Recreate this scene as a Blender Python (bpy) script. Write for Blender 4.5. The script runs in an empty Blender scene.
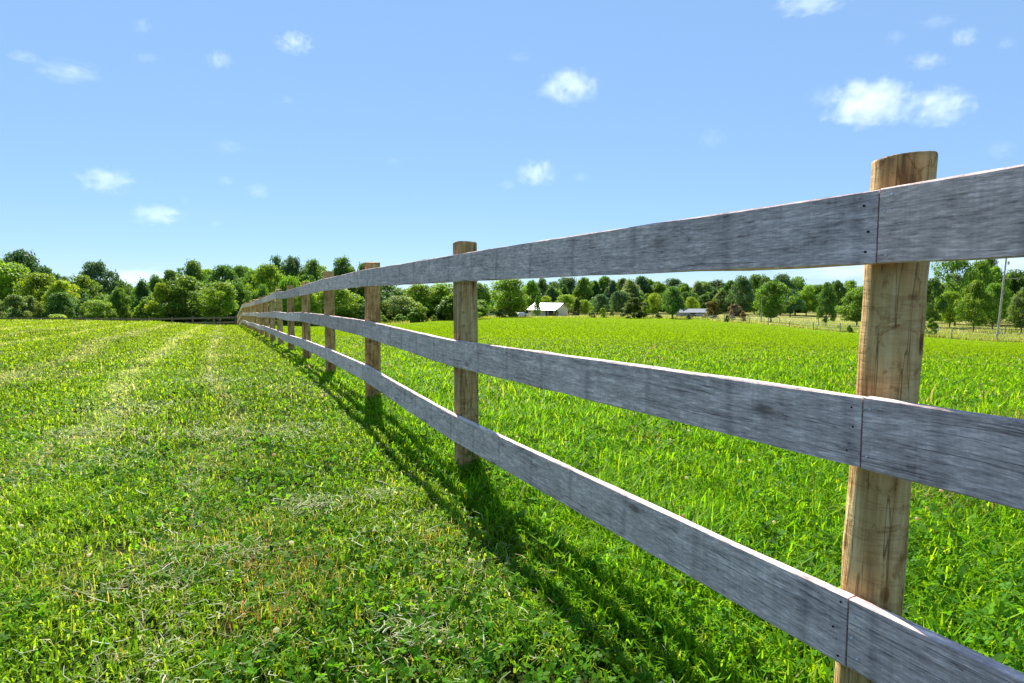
import bpy, math, random
import numpy as np
from mathutils import Vector, Matrix

rng = np.random.default_rng(11)
random.seed(11)
scene = bpy.context.scene
COL = scene.collection
F = 600.0            # focal length in pixels of a 1024 wide frame
EYE = 1.04           # camera height
PITCH = math.atan(46.5 / 600)

# ------------------------------------------------------------------ helpers
def tag(o, label=None, cat=None, group=None, kind=None):
    if label: o['label'] = label
    if cat: o['category'] = cat
    if group: o['group'] = group
    if kind: o['kind'] = kind
    return o

def empty(name, loc=(0, 0, 0), rz=0.0):
    o = bpy.data.objects.new(name, None)
    o.empty_display_size = 0.2
    o.location = loc
    o.rotation_euler = (0, 0, rz)
    COL.objects.link(o)
    return o

def link(name, me, parent=None, loc=(0, 0, 0), rot=(0, 0, 0), scale=(1, 1, 1)):
    o = bpy.data.objects.new(name, me)
    o.location = loc; o.rotation_euler = rot; o.scale = scale
    COL.objects.link(o)
    if parent is not None: o.parent = parent
    return o

def np_mesh(name, verts, loops, counts, mat=None, tint=None, smooth=False):
    """mesh from flat numpy arrays; counts = corners per face"""
    me = bpy.data.meshes.new(name)
    verts = np.ascontiguousarray(verts, dtype=np.float32)
    loops = np.ascontiguousarray(loops, dtype=np.int32).ravel()
    counts = np.ascontiguousarray(counts, dtype=np.int32)
    me.vertices.add(len(verts)); me.vertices.foreach_set('co', verts.ravel())
    me.loops.add(len(loops)); me.loops.foreach_set('vertex_index', loops)
    me.polygons.add(len(counts))
    starts = np.concatenate([[0], np.cumsum(counts)[:-1]]).astype(np.int32)
    me.polygons.foreach_set('loop_start', starts)
    me.polygons.foreach_set('use_smooth', np.full(len(counts), smooth))
    me.update(calc_edges=True)
    if tint is not None:
        a = me.attributes.new('tint', 'FLOAT_COLOR', 'POINT')
        t = np.ones((len(verts), 4), np.float32); t[:, :3] = tint
        a.data.foreach_set('color', t.ravel())
    if mat: me.materials.append(mat)
    return me

class MB:
    """collects simple shapes into one mesh"""
    def __init__(s): s.v = []; s.f = []
    def add(s, vs, fs):
        b = len(s.v); s.v += [tuple(p) for p in vs]; s.f += [tuple(b + i for i in f) for f in fs]; return s
    def box(s, x0, x1, y0, y1, z0, z1):
        return s.add([(x0, y0, z0), (x1, y0, z0), (x1, y1, z0), (x0, y1, z0), (x0, y0, z1), (x1, y0, z1), (x1, y1, z1), (x0, y1, z1)],
                     [(0, 3, 2, 1), (4, 5, 6, 7), (0, 1, 5, 4), (1, 2, 6, 5), (2, 3, 7, 6), (3, 0, 4, 7)])
    def tube(s, pts, radii, n=8, cap=True):
        pts = [Vector(p) for p in pts]; rings = []
        for i, p in enumerate(pts):
            d = (pts[min(i + 1, len(pts) - 1)] - pts[max(i - 1, 0)]).normalized()
            a = Vector((1, 0, 0)) if abs(d.x) < .8 else Vector((0, 1, 0))
            u = d.cross(a).normalized(); w = d.cross(u)
            rings.append([p + (u * math.cos(t) + w * math.sin(t)) * radii[i] for t in [2 * math.pi * k / n for k in range(n)]])
        vs = [q for r in rings for q in r]; fs = []
        for i in range(len(pts) - 1):
            for k in range(n):
                fs.append((i * n + k, i * n + (k + 1) % n, (i + 1) * n + (k + 1) % n, (i + 1) * n + k))
        if cap:
            fs.append(tuple(range(n - 1, -1, -1))); fs.append(tuple((len(pts) - 1) * n + k for k in range(n)))
        return s.add(vs, fs)
    def mesh(s, name, mat=None, smooth=False):
        me = bpy.data.meshes.new(name); me.from_pydata(s.v, [], s.f); me.update()
        if smooth: me.polygons.foreach_set('use_smooth', [True] * len(me.polygons))
        if mat: me.materials.append(mat)
        return me
    def build(s, name, mat=None, parent=None, smooth=False, **k):
        return link(name, s.mesh(name, mat, smooth), parent, **k)

# value noise on the plane, for masks and bumps
_perm = rng.random((256, 256))
def vnoise(x, y, scale):
    x = np.asarray(x) / scale; y = np.asarray(y) / scale
    xi = np.floor(x).astype(int); yi = np.floor(y).astype(int)
    fx = x - xi; fy = y - yi
    fx = fx * fx * (3 - 2 * fx); fy = fy * fy * (3 - 2 * fy)
    g = lambda a, b: _perm[a % 256, b % 256]
    return (g(xi, yi) * (1 - fx) + g(xi + 1, yi) * fx) * (1 - fy) + (g(xi, yi + 1) * (1 - fx) + g(xi + 1, yi + 1) * fx) * fy

# ------------------------------------------------------------------ terrain
TY = np.array([0, 5, 8, 12, 16, 21, 30, 38, 44, 50, 60, 75, 100, 140, 200, 400, 1500, 4000.])
TA = np.radians([-50, -42, -32, -25.9, -15, 0, 20, 30, 40, 50])
TD = np.array([
    [0, 0, .0, .02, .07, .16, .35, .53, 1.0, 1.7, 2.4, 2.9, 3.4, 4.0, 4.5, 6, 10, 20],
    [0, 0, .0, .02, .07, .16, .35, .53, 1.0, 1.7, 2.4, 2.9, 3.4, 4.0, 4.5, 6, 10, 20],
    [0, 0, .0, .03, .09, .20, .42, .62, 1.2, 2.0, 2.5, 2.9, 3.4, 4.0, 4.5, 6, 10, 20],
    [0, 0, .01, .08, .20, .38, .64, .90, 1.4, 2.0, 2.5, 3.0, 3.6, 4.2, 4.7, 6, 10, 20],
    [0, 0, .03, .12, .24, .42, .85, 1.25, 1.6, 1.9, 2.4, 3.05, 4.0, 4.6, 5.0, 6.5, 10, 20],
    [0, 0, .03, .15, .30, .48, .80, 1.05, 1.23, 1.42, 1.75, 2.25, 3.1, 4.3, 6.0, 8, 11, 20],
    [0, 0, .04, .20, .38, .62, 1.05, 1.4, 1.65, 1.9, 2.3, 2.9, 3.75, 4.5, 5.3, 7, 11, 20],
    [0, 0, .05, .25, .50, .80, 1.45, 1.95, 2.3, 2.65, 3.2, 4.0, 4.75, 5.2, 5.6, 7, 11, 20],
    [0, 0, .06, .32, .62, 1.0, 1.75, 2.4, 2.85, 3.3, 4.05, 4.75, 5.4, 6.0, 6.5, 8, 11, 20],
    [0, 0, .06, .32, .62, 1.0, 1.75, 2.4, 2.85, 3.3, 4.05, 4.75, 5.4, 6.0, 6.5, 8, 11, 20]])
def ground(x, y):
    x = np.asarray(x, float); y = np.asarray(y, float)
    yy = np.clip(y, 0, 3999)
    a = np.clip(np.arctan2(x, np.maximum(y, .01)), TA[0], TA[-1] - 1e-6)
    ai = np.clip(np.searchsorted(TA, a, side='right') - 1, 0, len(TA) - 2)
    fa = (a - TA[ai]) / (TA[ai + 1] - TA[ai]); fa = fa * fa * (3 - 2 * fa)
    yi = np.clip(np.searchsorted(TY, yy, side='right') - 1, 0, len(TY) - 2)
    h = TY[yi + 1] - TY[yi]; t = (yy - TY[yi]) / h
    def slope(r, i):
        i0 = np.maximum(i - 1, 0); i1 = np.minimum(i + 1, len(TY) - 1)
        return (TD[r, i1] - TD[r, i0]) / (TY[i1] - TY[i0])
    def row(r):
        p0 = TD[r, yi]; p1 = TD[r, yi + 1]; m0 = slope(r, yi) * h; m1 = slope(r, yi + 1) * h
        t2 = t * t; t3 = t2 * t
        return (2 * t3 - 3 * t2 + 1) * p0 + (t3 - 2 * t2 + t) * m0 + (-2 * t3 + 3 * t2) * p1 + (t3 - t2) * m1
    d = row(ai) * (1 - fa) + row(ai + 1) * fa
    bump = (vnoise(x, y, .9) - .5) * .035 + (vnoise(x, y, 3.1) - .5) * .05
    bump = bump * np.clip((y + 30) / 30, 0, 1) * np.clip(60 / np.maximum(y, 60), 0, 1)
    return -d + bump
def gz(x, y): return float(ground(np.array([x]), np.array([y]))[0])

# fence line
FD = Vector((-.4365, .8997, 0)); FN = Vector((FD.y, -FD.x, 0))     # along, and to the pasture side
P0 = Vector((.797, 1.304, 0)); SP = 2.44
def fence_w(x, y): return (x - P0.x) * FN.x + (y - P0.y) * FN.y
# far edge of the pasture, as depth for each bearing
EA = np.array([-.6, -.195, -.107, -.053, 0, .18, .305, .363, .577, .838, 1.3, 3])
EY = np.array([95, 100, 120, 140, 150, 150, 138, 110, 85, 72, 55, 30.])
def edge_y(x, y): return np.interp(np.asarray(x) / np.maximum(y, .1), EA, EY)

# ------------------------------------------------------------------ materials
def new_mat(name):
    m = bpy.data.materials.new(name); m.use_nodes = True
    nt = m.node_tree; nt.nodes.clear()
    return m, nt
def N(nt, typ, **kw):
    n = nt.nodes.new(typ)
    for k, v in kw.items(): setattr(n, k, v)
    return n
def L(nt, a, b): nt.links.new(a, b)
def math_node(nt, op, a, b=None, clamp=False):
    n = N(nt, 'ShaderNodeMath', operation=op, use_clamp=clamp)
    for i, v in enumerate((a, b)):
        if v is None: continue
        if isinstance(v, (int, float)): n.inputs[i].default_value = v
        else: L(nt, v, n.inputs[i])
    return n.outputs[0]
def noise(nt, vec, scale, detail=4, rough=.55, dist=0):
    n = N(nt, 'ShaderNodeTexNoise')
    n.inputs['Scale'].default_value = scale; n.inputs['Detail'].default_value = detail
    n.inputs['Roughness'].default_value = rough; n.inputs['Distortion'].default_value = dist
    if vec is not None: L(nt, vec, n.inputs['Vector'])
    return n.outputs['Fac']
def ramp(nt, fac, stops):
    n = N(nt, 'ShaderNodeValToRGB'); e = n.color_ramp.elements
    while len(e) < len(stops): e.new(.5)
    for k, (p, c) in enumerate(stops):
        e[k].position = p; e[k].color = (*c, 1) if len(c) == 3 else c
    L(nt, fac, n.inputs[0]); return n.outputs[0]
def mixc(nt, fac, a, b, mode='MIX'):
    n = N(nt, 'ShaderNodeMix', data_type='RGBA', blend_type=mode)
    for s, v in ((0, fac), (6, a), (7, b)):
        if isinstance(v, (int, float)): n.inputs[s].default_value = v
        elif isinstance(v, tuple): n.inputs[s].default_value = (*v, 1)
        else: L(nt, v, n.inputs[s])
    return n.outputs[2]
def mapping(nt, vec, scale=(1, 1, 1), loc=None):
    n = N(nt, 'ShaderNodeMapping'); n.inputs['Scale'].default_value = scale
    L(nt, vec, n.inputs['Vector'])
    if loc is not None: L(nt, loc, n.inputs['Location'])
    return n.outputs[0]
def principled(nt, color, rough=.7, spec=.3, bump=None, bstr=.3, bdist=.01):
    b = N(nt, 'ShaderNodeBsdfPrincipled'); o = N(nt, 'ShaderNodeOutputMaterial')
    if isinstance(color, tuple): b.inputs['Base Color'].default_value = (*color, 1)
    else: L(nt, color, b.inputs['Base Color'])
    if isinstance(rough, (int, float)): b.inputs['Roughness'].default_value = rough
    else: L(nt, rough, b.inputs['Roughness'])
    b.inputs['Specular IOR Level'].default_value = spec
    if bump is not None:
        bn = N(nt, 'ShaderNodeBump'); bn.inputs['Strength'].default_value = bstr; bn.inputs['Distance'].default_value = bdist
        L(nt, bump, bn.inputs['Height']); L(nt, bn.outputs[0], b.inputs['Normal'])
    L(nt, b.outputs[0], o.inputs[0]); return b

def leaf_mat(name, trans=.45, gain=1.0, rough=.6, spec=.15, use_obj=False):
    m, nt = new_mat(name)
    at = N(nt, 'ShaderNodeAttribute', attribute_name='tint'); c = at.outputs['Color']
    if use_obj:
        oi = N(nt, 'ShaderNodeObjectInfo'); c = mixc(nt, 1.0, c, oi.outputs['Color'], 'MULTIPLY')
    b = N(nt, 'ShaderNodeBsdfPrincipled'); b.inputs['Roughness'].default_value = rough; b.inputs['Specular IOR Level'].default_value = spec
    L(nt, c, b.inputs['Base Color'])
    t = N(nt, 'ShaderNodeBsdfTranslucent')
    tc = mixc(nt, 1.0, c, (1.25 * gain, 1.15 * gain, .5 * gain), 'MULTIPLY'); L(nt, tc, t.inputs['Color'])
    mx = N(nt, 'ShaderNodeMixShader'); mx.inputs[0].default_value = trans
    L(nt, b.outputs[0], mx.inputs[1]); L(nt, t.outputs[0], mx.inputs[2])
    o = N(nt, 'ShaderNodeOutputMaterial'); L(nt, mx.outputs[0], o.inputs[0])
    return m

def wood_rail_mat():
    m, nt = new_mat('weathered_board')
    tc = N(nt, 'ShaderNodeTexCoord').outputs['Object']; oi = N(nt, 'ShaderNodeObjectInfo')
    off = N(nt, 'ShaderNodeCombineXYZ')
    L(nt, math_node(nt, 'MULTIPLY', oi.outputs['Random'], 53.0), off.inputs[0]); L(nt, math_node(nt, 'MULTIPLY', oi.outputs['Random'], 17.0), off.inputs[2])
    v = N(nt, 'ShaderNodeVectorMath', operation='ADD'); L(nt, tc, v.inputs[0]); L(nt, off.outputs[0], v.inputs[1]); v = v.outputs[0]
    wob = noise(nt, mapping(nt, v, (1.6, 1, 5)), 1, 2)
    wv = N(nt, 'ShaderNodeCombineXYZ'); L(nt, math_node(nt, 'MULTIPLY', wob, .045), wv.inputs[2])
    vw = N(nt, 'ShaderNodeVectorMath', operation='ADD'); L(nt, v, vw.inputs[0]); L(nt, wv.outputs[0], vw.inputs[1]); vw = vw.outputs[0]
    grain = noise(nt, mapping(nt, vw, (3.4, 40, 120)), 1, 8, .76)
    fine = noise(nt, mapping(nt, vw, (30, 90, 190)), 1, 5, .72)
    blotch = noise(nt, mapping(nt, v, (5.5, 3, 14)), 1, 8, .74, .3)
    stain = noise(nt, mapping(nt, v, (7.5, 2, 1.1)), 1, 3, .55)
    saw = noise(nt, mapping(nt, v, (150, 10, 3)), 1, 2, .5)
    speck = noise(nt, mapping(nt, v, (34, 60, 75)), 1, 4, .75)
    s = math_node(nt, 'ADD', math_node(nt, 'MULTIPLY', grain, .55), math_node(nt, 'MULTIPLY', blotch, .62))
    s = math_node(nt, 'ADD', s, math_node(nt, 'MULTIPLY', fine, .80))
    s = math_node(nt, 'ADD', s, math_node(nt, 'MULTIPLY', saw, .10))
    s = math_node(nt, 'MULTIPLY', s, .483)
    col = ramp(nt, s, [(.40, (.17, .16, .16)), (.46, (.40, .385, .38)), (.52, (.55, .535, .52)), (.58, (.82, .80, .78))])
    st = ramp(nt, stain, [(.28, (.6, .6, .62)), (.42, (.92, .92, .93)), (.6, (1, 1, 1))])
    col = mixc(nt, .40, col, st, 'MULTIPLY')
    # dark vertical contact marks left across the board
    wl = N(nt, 'ShaderNodeTexWave', wave_type='BANDS', bands_direction='X', wave_profile='SIN')
    wl.inputs['Scale'].default_value = .9; wl.inputs['Distortion'].default_value = 4.5; wl.inputs['Detail'].default_value = 2; wl.inputs['Detail Scale'].default_value = .35
    L(nt, v, wl.inputs['Vector'])
    wm = ramp(nt, wl.outputs['Fac'], [(.0, (.45, .45, .47)), (.006, (.6, .6, .62)), (.03, (1, 1, 1))])
    col = mixc(nt, .42, col, wm, 'MULTIPLY')
    kn = N(nt, 'ShaderNodeTexVoronoi'); kn.inputs['Scale'].default_value = 1; L(nt, mapping(nt, vw, (2.6, .6, 6.5)), kn.inputs['Vector'])
    kc = ramp(nt, kn.outputs['Distance'], [(.0, (.22, .20, .19)), (.06, (.38, .35, .33)), (.10, (.8, .78, .76)), (.16, (1, 1, 1))])
    col = mixc(nt, .85, col, kc, 'MULTIPLY')
    sp = ramp(nt, speck, [(.62, (0, 0, 0)), (.74, (1, 1, 1))])
    col = mixc(nt, math_node(nt, 'MULTIPLY', sp, .5), col, (.78, .77, .75))
    cr = ramp(nt, noise(nt, mapping(nt, vw, (.9, 8, 42)), 1, 3, .5), [(.485, (1, 1, 1)), (.5, (.25, .24, .24)), (.515, (1, 1, 1))])
    col = mixc(nt, math_node(nt, 'MULTIPLY', ramp(nt, noise(nt, mapping(nt, v, (1.7, 1, 7)), 1, 1), [(.44, (0, 0, 0)), (.54, (1, 1, 1))]), .8), col, mixc(nt, 1.0, col, cr, 'MULTIPLY'))
    col = mixc(nt, 1.0, mixc(nt, 1.0, col, (1.25, .96, .87), 'MULTIPLY'), oi.outputs['Color'], 'MULTIPLY')
    h = math_node(nt, 'ADD', math_node(nt, 'MULTIPLY', grain, .7), math_node(nt, 'MULTIPLY', fine, .5))
    h = math_node(nt, 'ADD', h, math_node(nt, 'MULTIPLY', saw, .35))
    principled(nt, col, .82, .25, h, .55, .004)
    return m

def wood_post_mat():
    m, nt = new_mat('treated_post')
    tc = N(nt, 'ShaderNodeTexCoord').outputs['Object']; oi = N(nt, 'ShaderNodeObjectInfo')
    off = N(nt, 'ShaderNodeCombineXYZ')
    L(nt, math_node(nt, 'MULTIPLY', oi.outputs['Random'], 31.0), off.inputs[2]); L(nt, math_node(nt, 'MULTIPLY', oi.outputs['Random'], 7.0), off.inputs[0])
    v = N(nt, 'ShaderNodeVectorMath', operation='ADD'); L(nt, tc, v.inputs[0]); L(nt, off.outputs[0], v.inputs[1]); v = v.outputs[0]
    wob = noise(nt, mapping(nt, v, (6, 6, 1.8)), 1, 2)
    wv = N(nt, 'ShaderNodeCombineXYZ'); L(nt, math_node(nt, 'MULTIPLY', wob, .05), wv.inputs[0]); L(nt, math_node(nt, 'MULTIPLY', wob, .05), wv.inputs[1])
    vw = N(nt, 'ShaderNodeVectorMath', operation='ADD'); L(nt, v, vw.inputs[0]); L(nt, wv.outputs[0], vw.inputs[1]); vw = vw.outputs[0]
    grain = noise(nt, mapping(nt, vw, (48, 48, 1.4)), 1, 5, .6)
    blotch = noise(nt, mapping(nt, v, (9, 9, 3.5)), 1, 4, .6)
    fine = noise(nt, mapping(nt, vw, (160, 160, 9)), 1, 3, .6)
    s = math_node(nt, 'ADD', math_node(nt, 'MULTIPLY', grain, .5), math_node(nt, 'MULTIPLY', blotch, .5))
    col = ramp(nt, s, [(.37, (.20, .115, .05)), (.45, (.50, .33, .145)), (.53, (.68, .49, .235)), (.61, (.80, .64, .38))])
    kn = N(nt, 'ShaderNodeTexVoronoi'); kn.inputs['Scale'].default_value = 1; L(nt, mapping(nt, vw, (9, 9, 5.5)), kn.inputs['Vector'])
    kc = ramp(nt, kn.outputs['Distance'], [(.0, (.16, .10, .07)), (.07, (.36, .25, .17)), (.12, (.62, .5, .4)), (.14, (1.05, 1, .95)), (.2, (1, 1, 1))])
    col = mixc(nt, .9, col, kc, 'MULTIPLY')
    bark = ramp(nt, noise(nt, mapping(nt, v, (16, 16, 14)), 1, 6, .72, .8), [(.55, (1, 1, 1)), (.60, (.58, .47, .36)), (.7, (.42, .32, .24))])
    col = mixc(nt, .75, col, bark, 'MULTIPLY')
    cr = ramp(nt, noise(nt, mapping(nt, vw, (30, 30, 1.1)), 1, 3, .5), [(.487, (1, 1, 1)), (.5, (.22, .17, .13)), (.513, (1, 1, 1))])
    col = mixc(nt, .85, col, cr, 'MULTIPLY')
    tear = noise(nt, mapping(nt, v, (7, 7, 42)), 1, 5, .7, .5)
    col = mixc(nt, .45, col, ramp(nt, tear, [(.40, (.6, .5, .42)), (.48, (1, 1, 1)), (.6, (1, 1, 1)), (.68, (1.15, 1.15, 1.2))]), 'MULTIPLY')
    col = mixc(nt, 1.0, col, oi.outputs['Color'], 'MULTIPLY')
    h = math_node(nt, 'ADD', grain, math_node(nt, 'MULTIPLY', fine, .5))
    h = math_node(nt, 'ADD', h, math_node(nt, 'MULTIPLY', tear, .8))
    principled(nt, col, .75, .25, h, .8, .008)
    return m

def plain(name, c, rough=.7, spec=.3, nscale=None, amt=.25, metallic=0):
    m, nt = new_mat(name)
    if nscale:
        tc = N(nt, 'ShaderNodeTexCoord').outputs['Object']
        f = noise(nt, tc, nscale, 4)
        col = ramp(nt, f, [(.3, tuple(x * (1 - amt) for x in c)), (.7, tuple(min(1, x * (1 + amt)) for x in c))])
    else: col = c
    b = principled(nt, col, rough, spec); b.inputs['Metallic'].default_value = metallic
    return m

M_rail = wood_rail_mat(); M_post = wood_post_mat()
M_grass = leaf_mat('grass_blade', .5, 1.3, .5, .04)
M_leaf = leaf_mat('tree_leaf', .45, 1.2, .55, .2, use_obj=True)
M_bark = plain('bark', (.14, .105, .075), .9, .2, 6, .4)
M_nail = plain('nail_steel', (.62, .62, .62), .35, .5, None)
M_nailhole = plain('rusty_nail', (.03, .025, .022), .8, .2, None)
M_oldwood = plain('old_grey_wood', (.36, .33, .29), .9, .2, 5, .35)
M_brownwood = plain('brown_rail', (.15, .115, .085), .9, .2, 5, .35)
M_wire = plain('fence_wire', (.28, .27, .26), .6, .4, None)
M_roof = plain('metal_roof', (.30, .325, .35), .4, .5, 1.2, .06)
M_siding = plain('cream_siding', (.80, .70, .56), .7, .3, 2, .06)
M_white = plain('white_paint', (.62, .60, .57), .6, .3, 2, .05)
M_dark = plain('dark_opening', (.035, .033, .035), .6, .3, None)
M_greyroof = plain('grey_roof', (.26, .27, .29), .6, .3, 1.5, .12)
M_greywall = plain('grey_wall', (.33, .32, .32), .8, .2, 1.5, .12)
M_glass = plain('window_glass', (.05, .06, .07), .12, .6, None)
M_silver = plain('silver_car_paint', (.55, .56, .58), .3, .6, None)
M_tyre = plain('tyre_rubber', (.02, .02, .02), .8, .2, None)
M_metal = plain('grey_metal', (.35, .36, .37), .5, .5, None)

# ground material: soil and thatch near, tints by zone
def ground_mat():
    m, nt = new_mat('ground_soil_and_turf')
    tc = N(nt, 'ShaderNodeTexCoord').outputs['Object']
    at = N(nt, 'ShaderNodeAttribute', attribute_name='tint'); c = at.outputs['Color']
    n1 = noise(nt, tc, 26, 6, .7); n2 = noise(nt, mapping(nt, tc, (1, .35, 1)), 1.6, 6, .7); n3 = noise(nt, tc, .16, 4, .6)
    k = ramp(nt, n1, [(.3, (.35, .38, .35)), (.5, (.85, .9, .8)), (.72, (1.5, 1.35, 1.3))])
    c = mixc(nt, .8, c, k, 'MULTIPLY')
    k2 = ramp(nt, n2, [(.3, (.7, .78, .7)), (.7, (1.25, 1.12, 1.2))]); c = mixc(nt, .8, c, k2, 'MULTIPLY')
    k3 = ramp(nt, n3, [(.3, (.85, .92, .9)), (.7, (1.15, 1.05, 1.1))]); c = mixc(nt, .8, c, k3, 'MULTIPLY')
    h = math_node(nt, 'ADD', n1, math_node(nt, 'MULTIPLY', n2, 1.5))
    principled(nt, c, .95, .02, h, .7, .05)
    return m

# ------------------------------------------------------------------ ground sheet
def build_ground():
    az = np.radians(np.concatenate([np.linspace(-180, -56, 32, endpoint=False), np.linspace(-56, 56, 300), np.linspace(56, 180, 33)[1:-1]]))
    rr = np.concatenate([[0.0], np.geomspace(.35, 4000, 230)])
    A, R = np.meshgrid(az, rr, indexing='ij')
    X = R * np.sin(A); Y = R * np.cos(A)
    Z = ground(X, Y)
    w = fence_w(X, Y); nA = len(az); nR = len(rr)
    t = np.zeros(X.shape + (3,))
    near = np.clip((Y - 4) / 22, 0, 1)[..., None]
    near = near * near * (3 - 2 * near)
    lawn = np.array([.030, .042, .010]) * (1 - near) + np.array([.16, .215, .006]) * near
    past = np.array([.020, .040, .007]) * (1 - near) + np.array([.155, .25, .003]) * near
    rough = np.array([.26, .26, .085]) * np.ones_like(t)
    side = np.clip((w + .1) / .25, 0, 1)[..., None]
    t = lawn * (1 - side) + past * side
    e = np.clip((Y - edge_y(X, Y)) / 3 + .5, 0, 1)[..., None] * (w > 0)[..., None]
    t = t * (1 - e) + rough * e
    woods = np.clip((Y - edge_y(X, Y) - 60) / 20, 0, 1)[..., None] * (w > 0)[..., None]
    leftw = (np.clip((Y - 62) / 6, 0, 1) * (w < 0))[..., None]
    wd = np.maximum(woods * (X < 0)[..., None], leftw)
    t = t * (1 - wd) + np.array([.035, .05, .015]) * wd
    idx = np.arange(nA * nR).reshape(nA, nR); nx = np.roll(idx, -1, axis=0)
    q = np.stack([idx[:, :-1], idx[:, 1:], nx[:, 1:], nx[:, :-1]], -1).reshape(-1, 4)[:, ::-1]
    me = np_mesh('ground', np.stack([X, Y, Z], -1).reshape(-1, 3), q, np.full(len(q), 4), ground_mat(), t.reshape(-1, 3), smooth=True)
    tag(link('ground', me), kind='structure')

# ------------------------------------------------------------------ grass
def blade_arrays(x, y, z, h, wd, az, lean, tint, tip=None, simple=False):
    """bent tapering grass blades: 5 vertices, a quad and a triangle each (simple: one triangle)"""
    n = len(x)
    dx, dy = np.cos(az), np.sin(az)
    px, py = -dy, dx
    P = np.stack([x, y, z], -1)
    S = np.stack([px, py, np.zeros(n)], -1) * (wd * .5)[:, None]
    D = np.stack([dx, dy, np.zeros(n)], -1)
    up = np.array([0, 0, 1.0])
    cl = np.sqrt(np.maximum(1 - lean ** 2, .02))
    tipp = P + D * (lean * h)[:, None] + up * (cl * h)[:, None]
    if simple:
        V = np.stack([P - S, P + S, tipp], 1).reshape(-1, 3)
        b = np.arange(n)[:, None] * 3
        T = np.repeat(tint, 3, axis=0)
        return V, (b + np.arange(3)).ravel(), np.full(n, 3), T
    mid = P + D * (lean * h * .32)[:, None] + up * (h * (.55 + .1 * cl))[:, None]
    V = np.stack([P - S, P + S, mid + S * .85, mid - S * .85, tipp], 1).reshape(-1, 3)
    b = np.arange(n)[:, None] * 5
    loops = (b + np.array([0, 1, 2, 3, 3, 2, 4])).ravel()
    counts = np.tile([4, 3], n)
    tt = tint if tip is None else tip
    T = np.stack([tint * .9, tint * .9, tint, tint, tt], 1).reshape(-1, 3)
    return V, loops, counts, T

def merge(parts):
    V = []; Lp = []; C = []; T = []; b = 0
    for v, l, c, t in parts:
        V.append(v); Lp.append(l + b); C.append(c); T.append(t); b += len(v)
    return np.concatenate(V), np.concatenate(Lp), np.concatenate(C), np.concatenate(T)

def sample_band(y0, y1, n, xl, xr):
    """n points with |X| inside a widened frustum"""
    y = np.sqrt(rng.random(n) * (y1 ** 2 - y0 ** 2) + y0 ** 2)
    half = .93 * y + 1.0
    x = (rng.random(n) * 2 - 1) * half
    return x, y

def palette(n, cols, wts, jit=.18):
    c = np.array(cols)[rng.choice(len(cols), n, p=np.array(wts) / sum(wts))]
    return np.clip(c * (1 + rng.normal(0, jit, (n, 1))) * (1 + rng.normal(0, .06, (n, 3))), .004, .8)

LAWN = [(.125, .255, .010), (.19, .335, .012), (.29, .41, .020), (.066, .155, .010), (.40, .43, .24)]
PAST = [(.10, .25, .006), (.165, .345, .006), (.25, .41, .008), (.052, .155, .007), (.30, .36, .07)]
WINDROWS = (-1.43, -2.35, -3.7, -5.2, -6.6, -8.2, -9.9, -11.8)

def windrow(w, x, y):
    m = np.zeros_like(w)
    for k, c in enumerate(WINDROWS):
        m = np.maximum(m, np.exp(-((w - c - (vnoise(x, y, 2.5) - .5) * .5) / (.10 + .05 * (k % 3))) ** 2))
    return m

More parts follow.
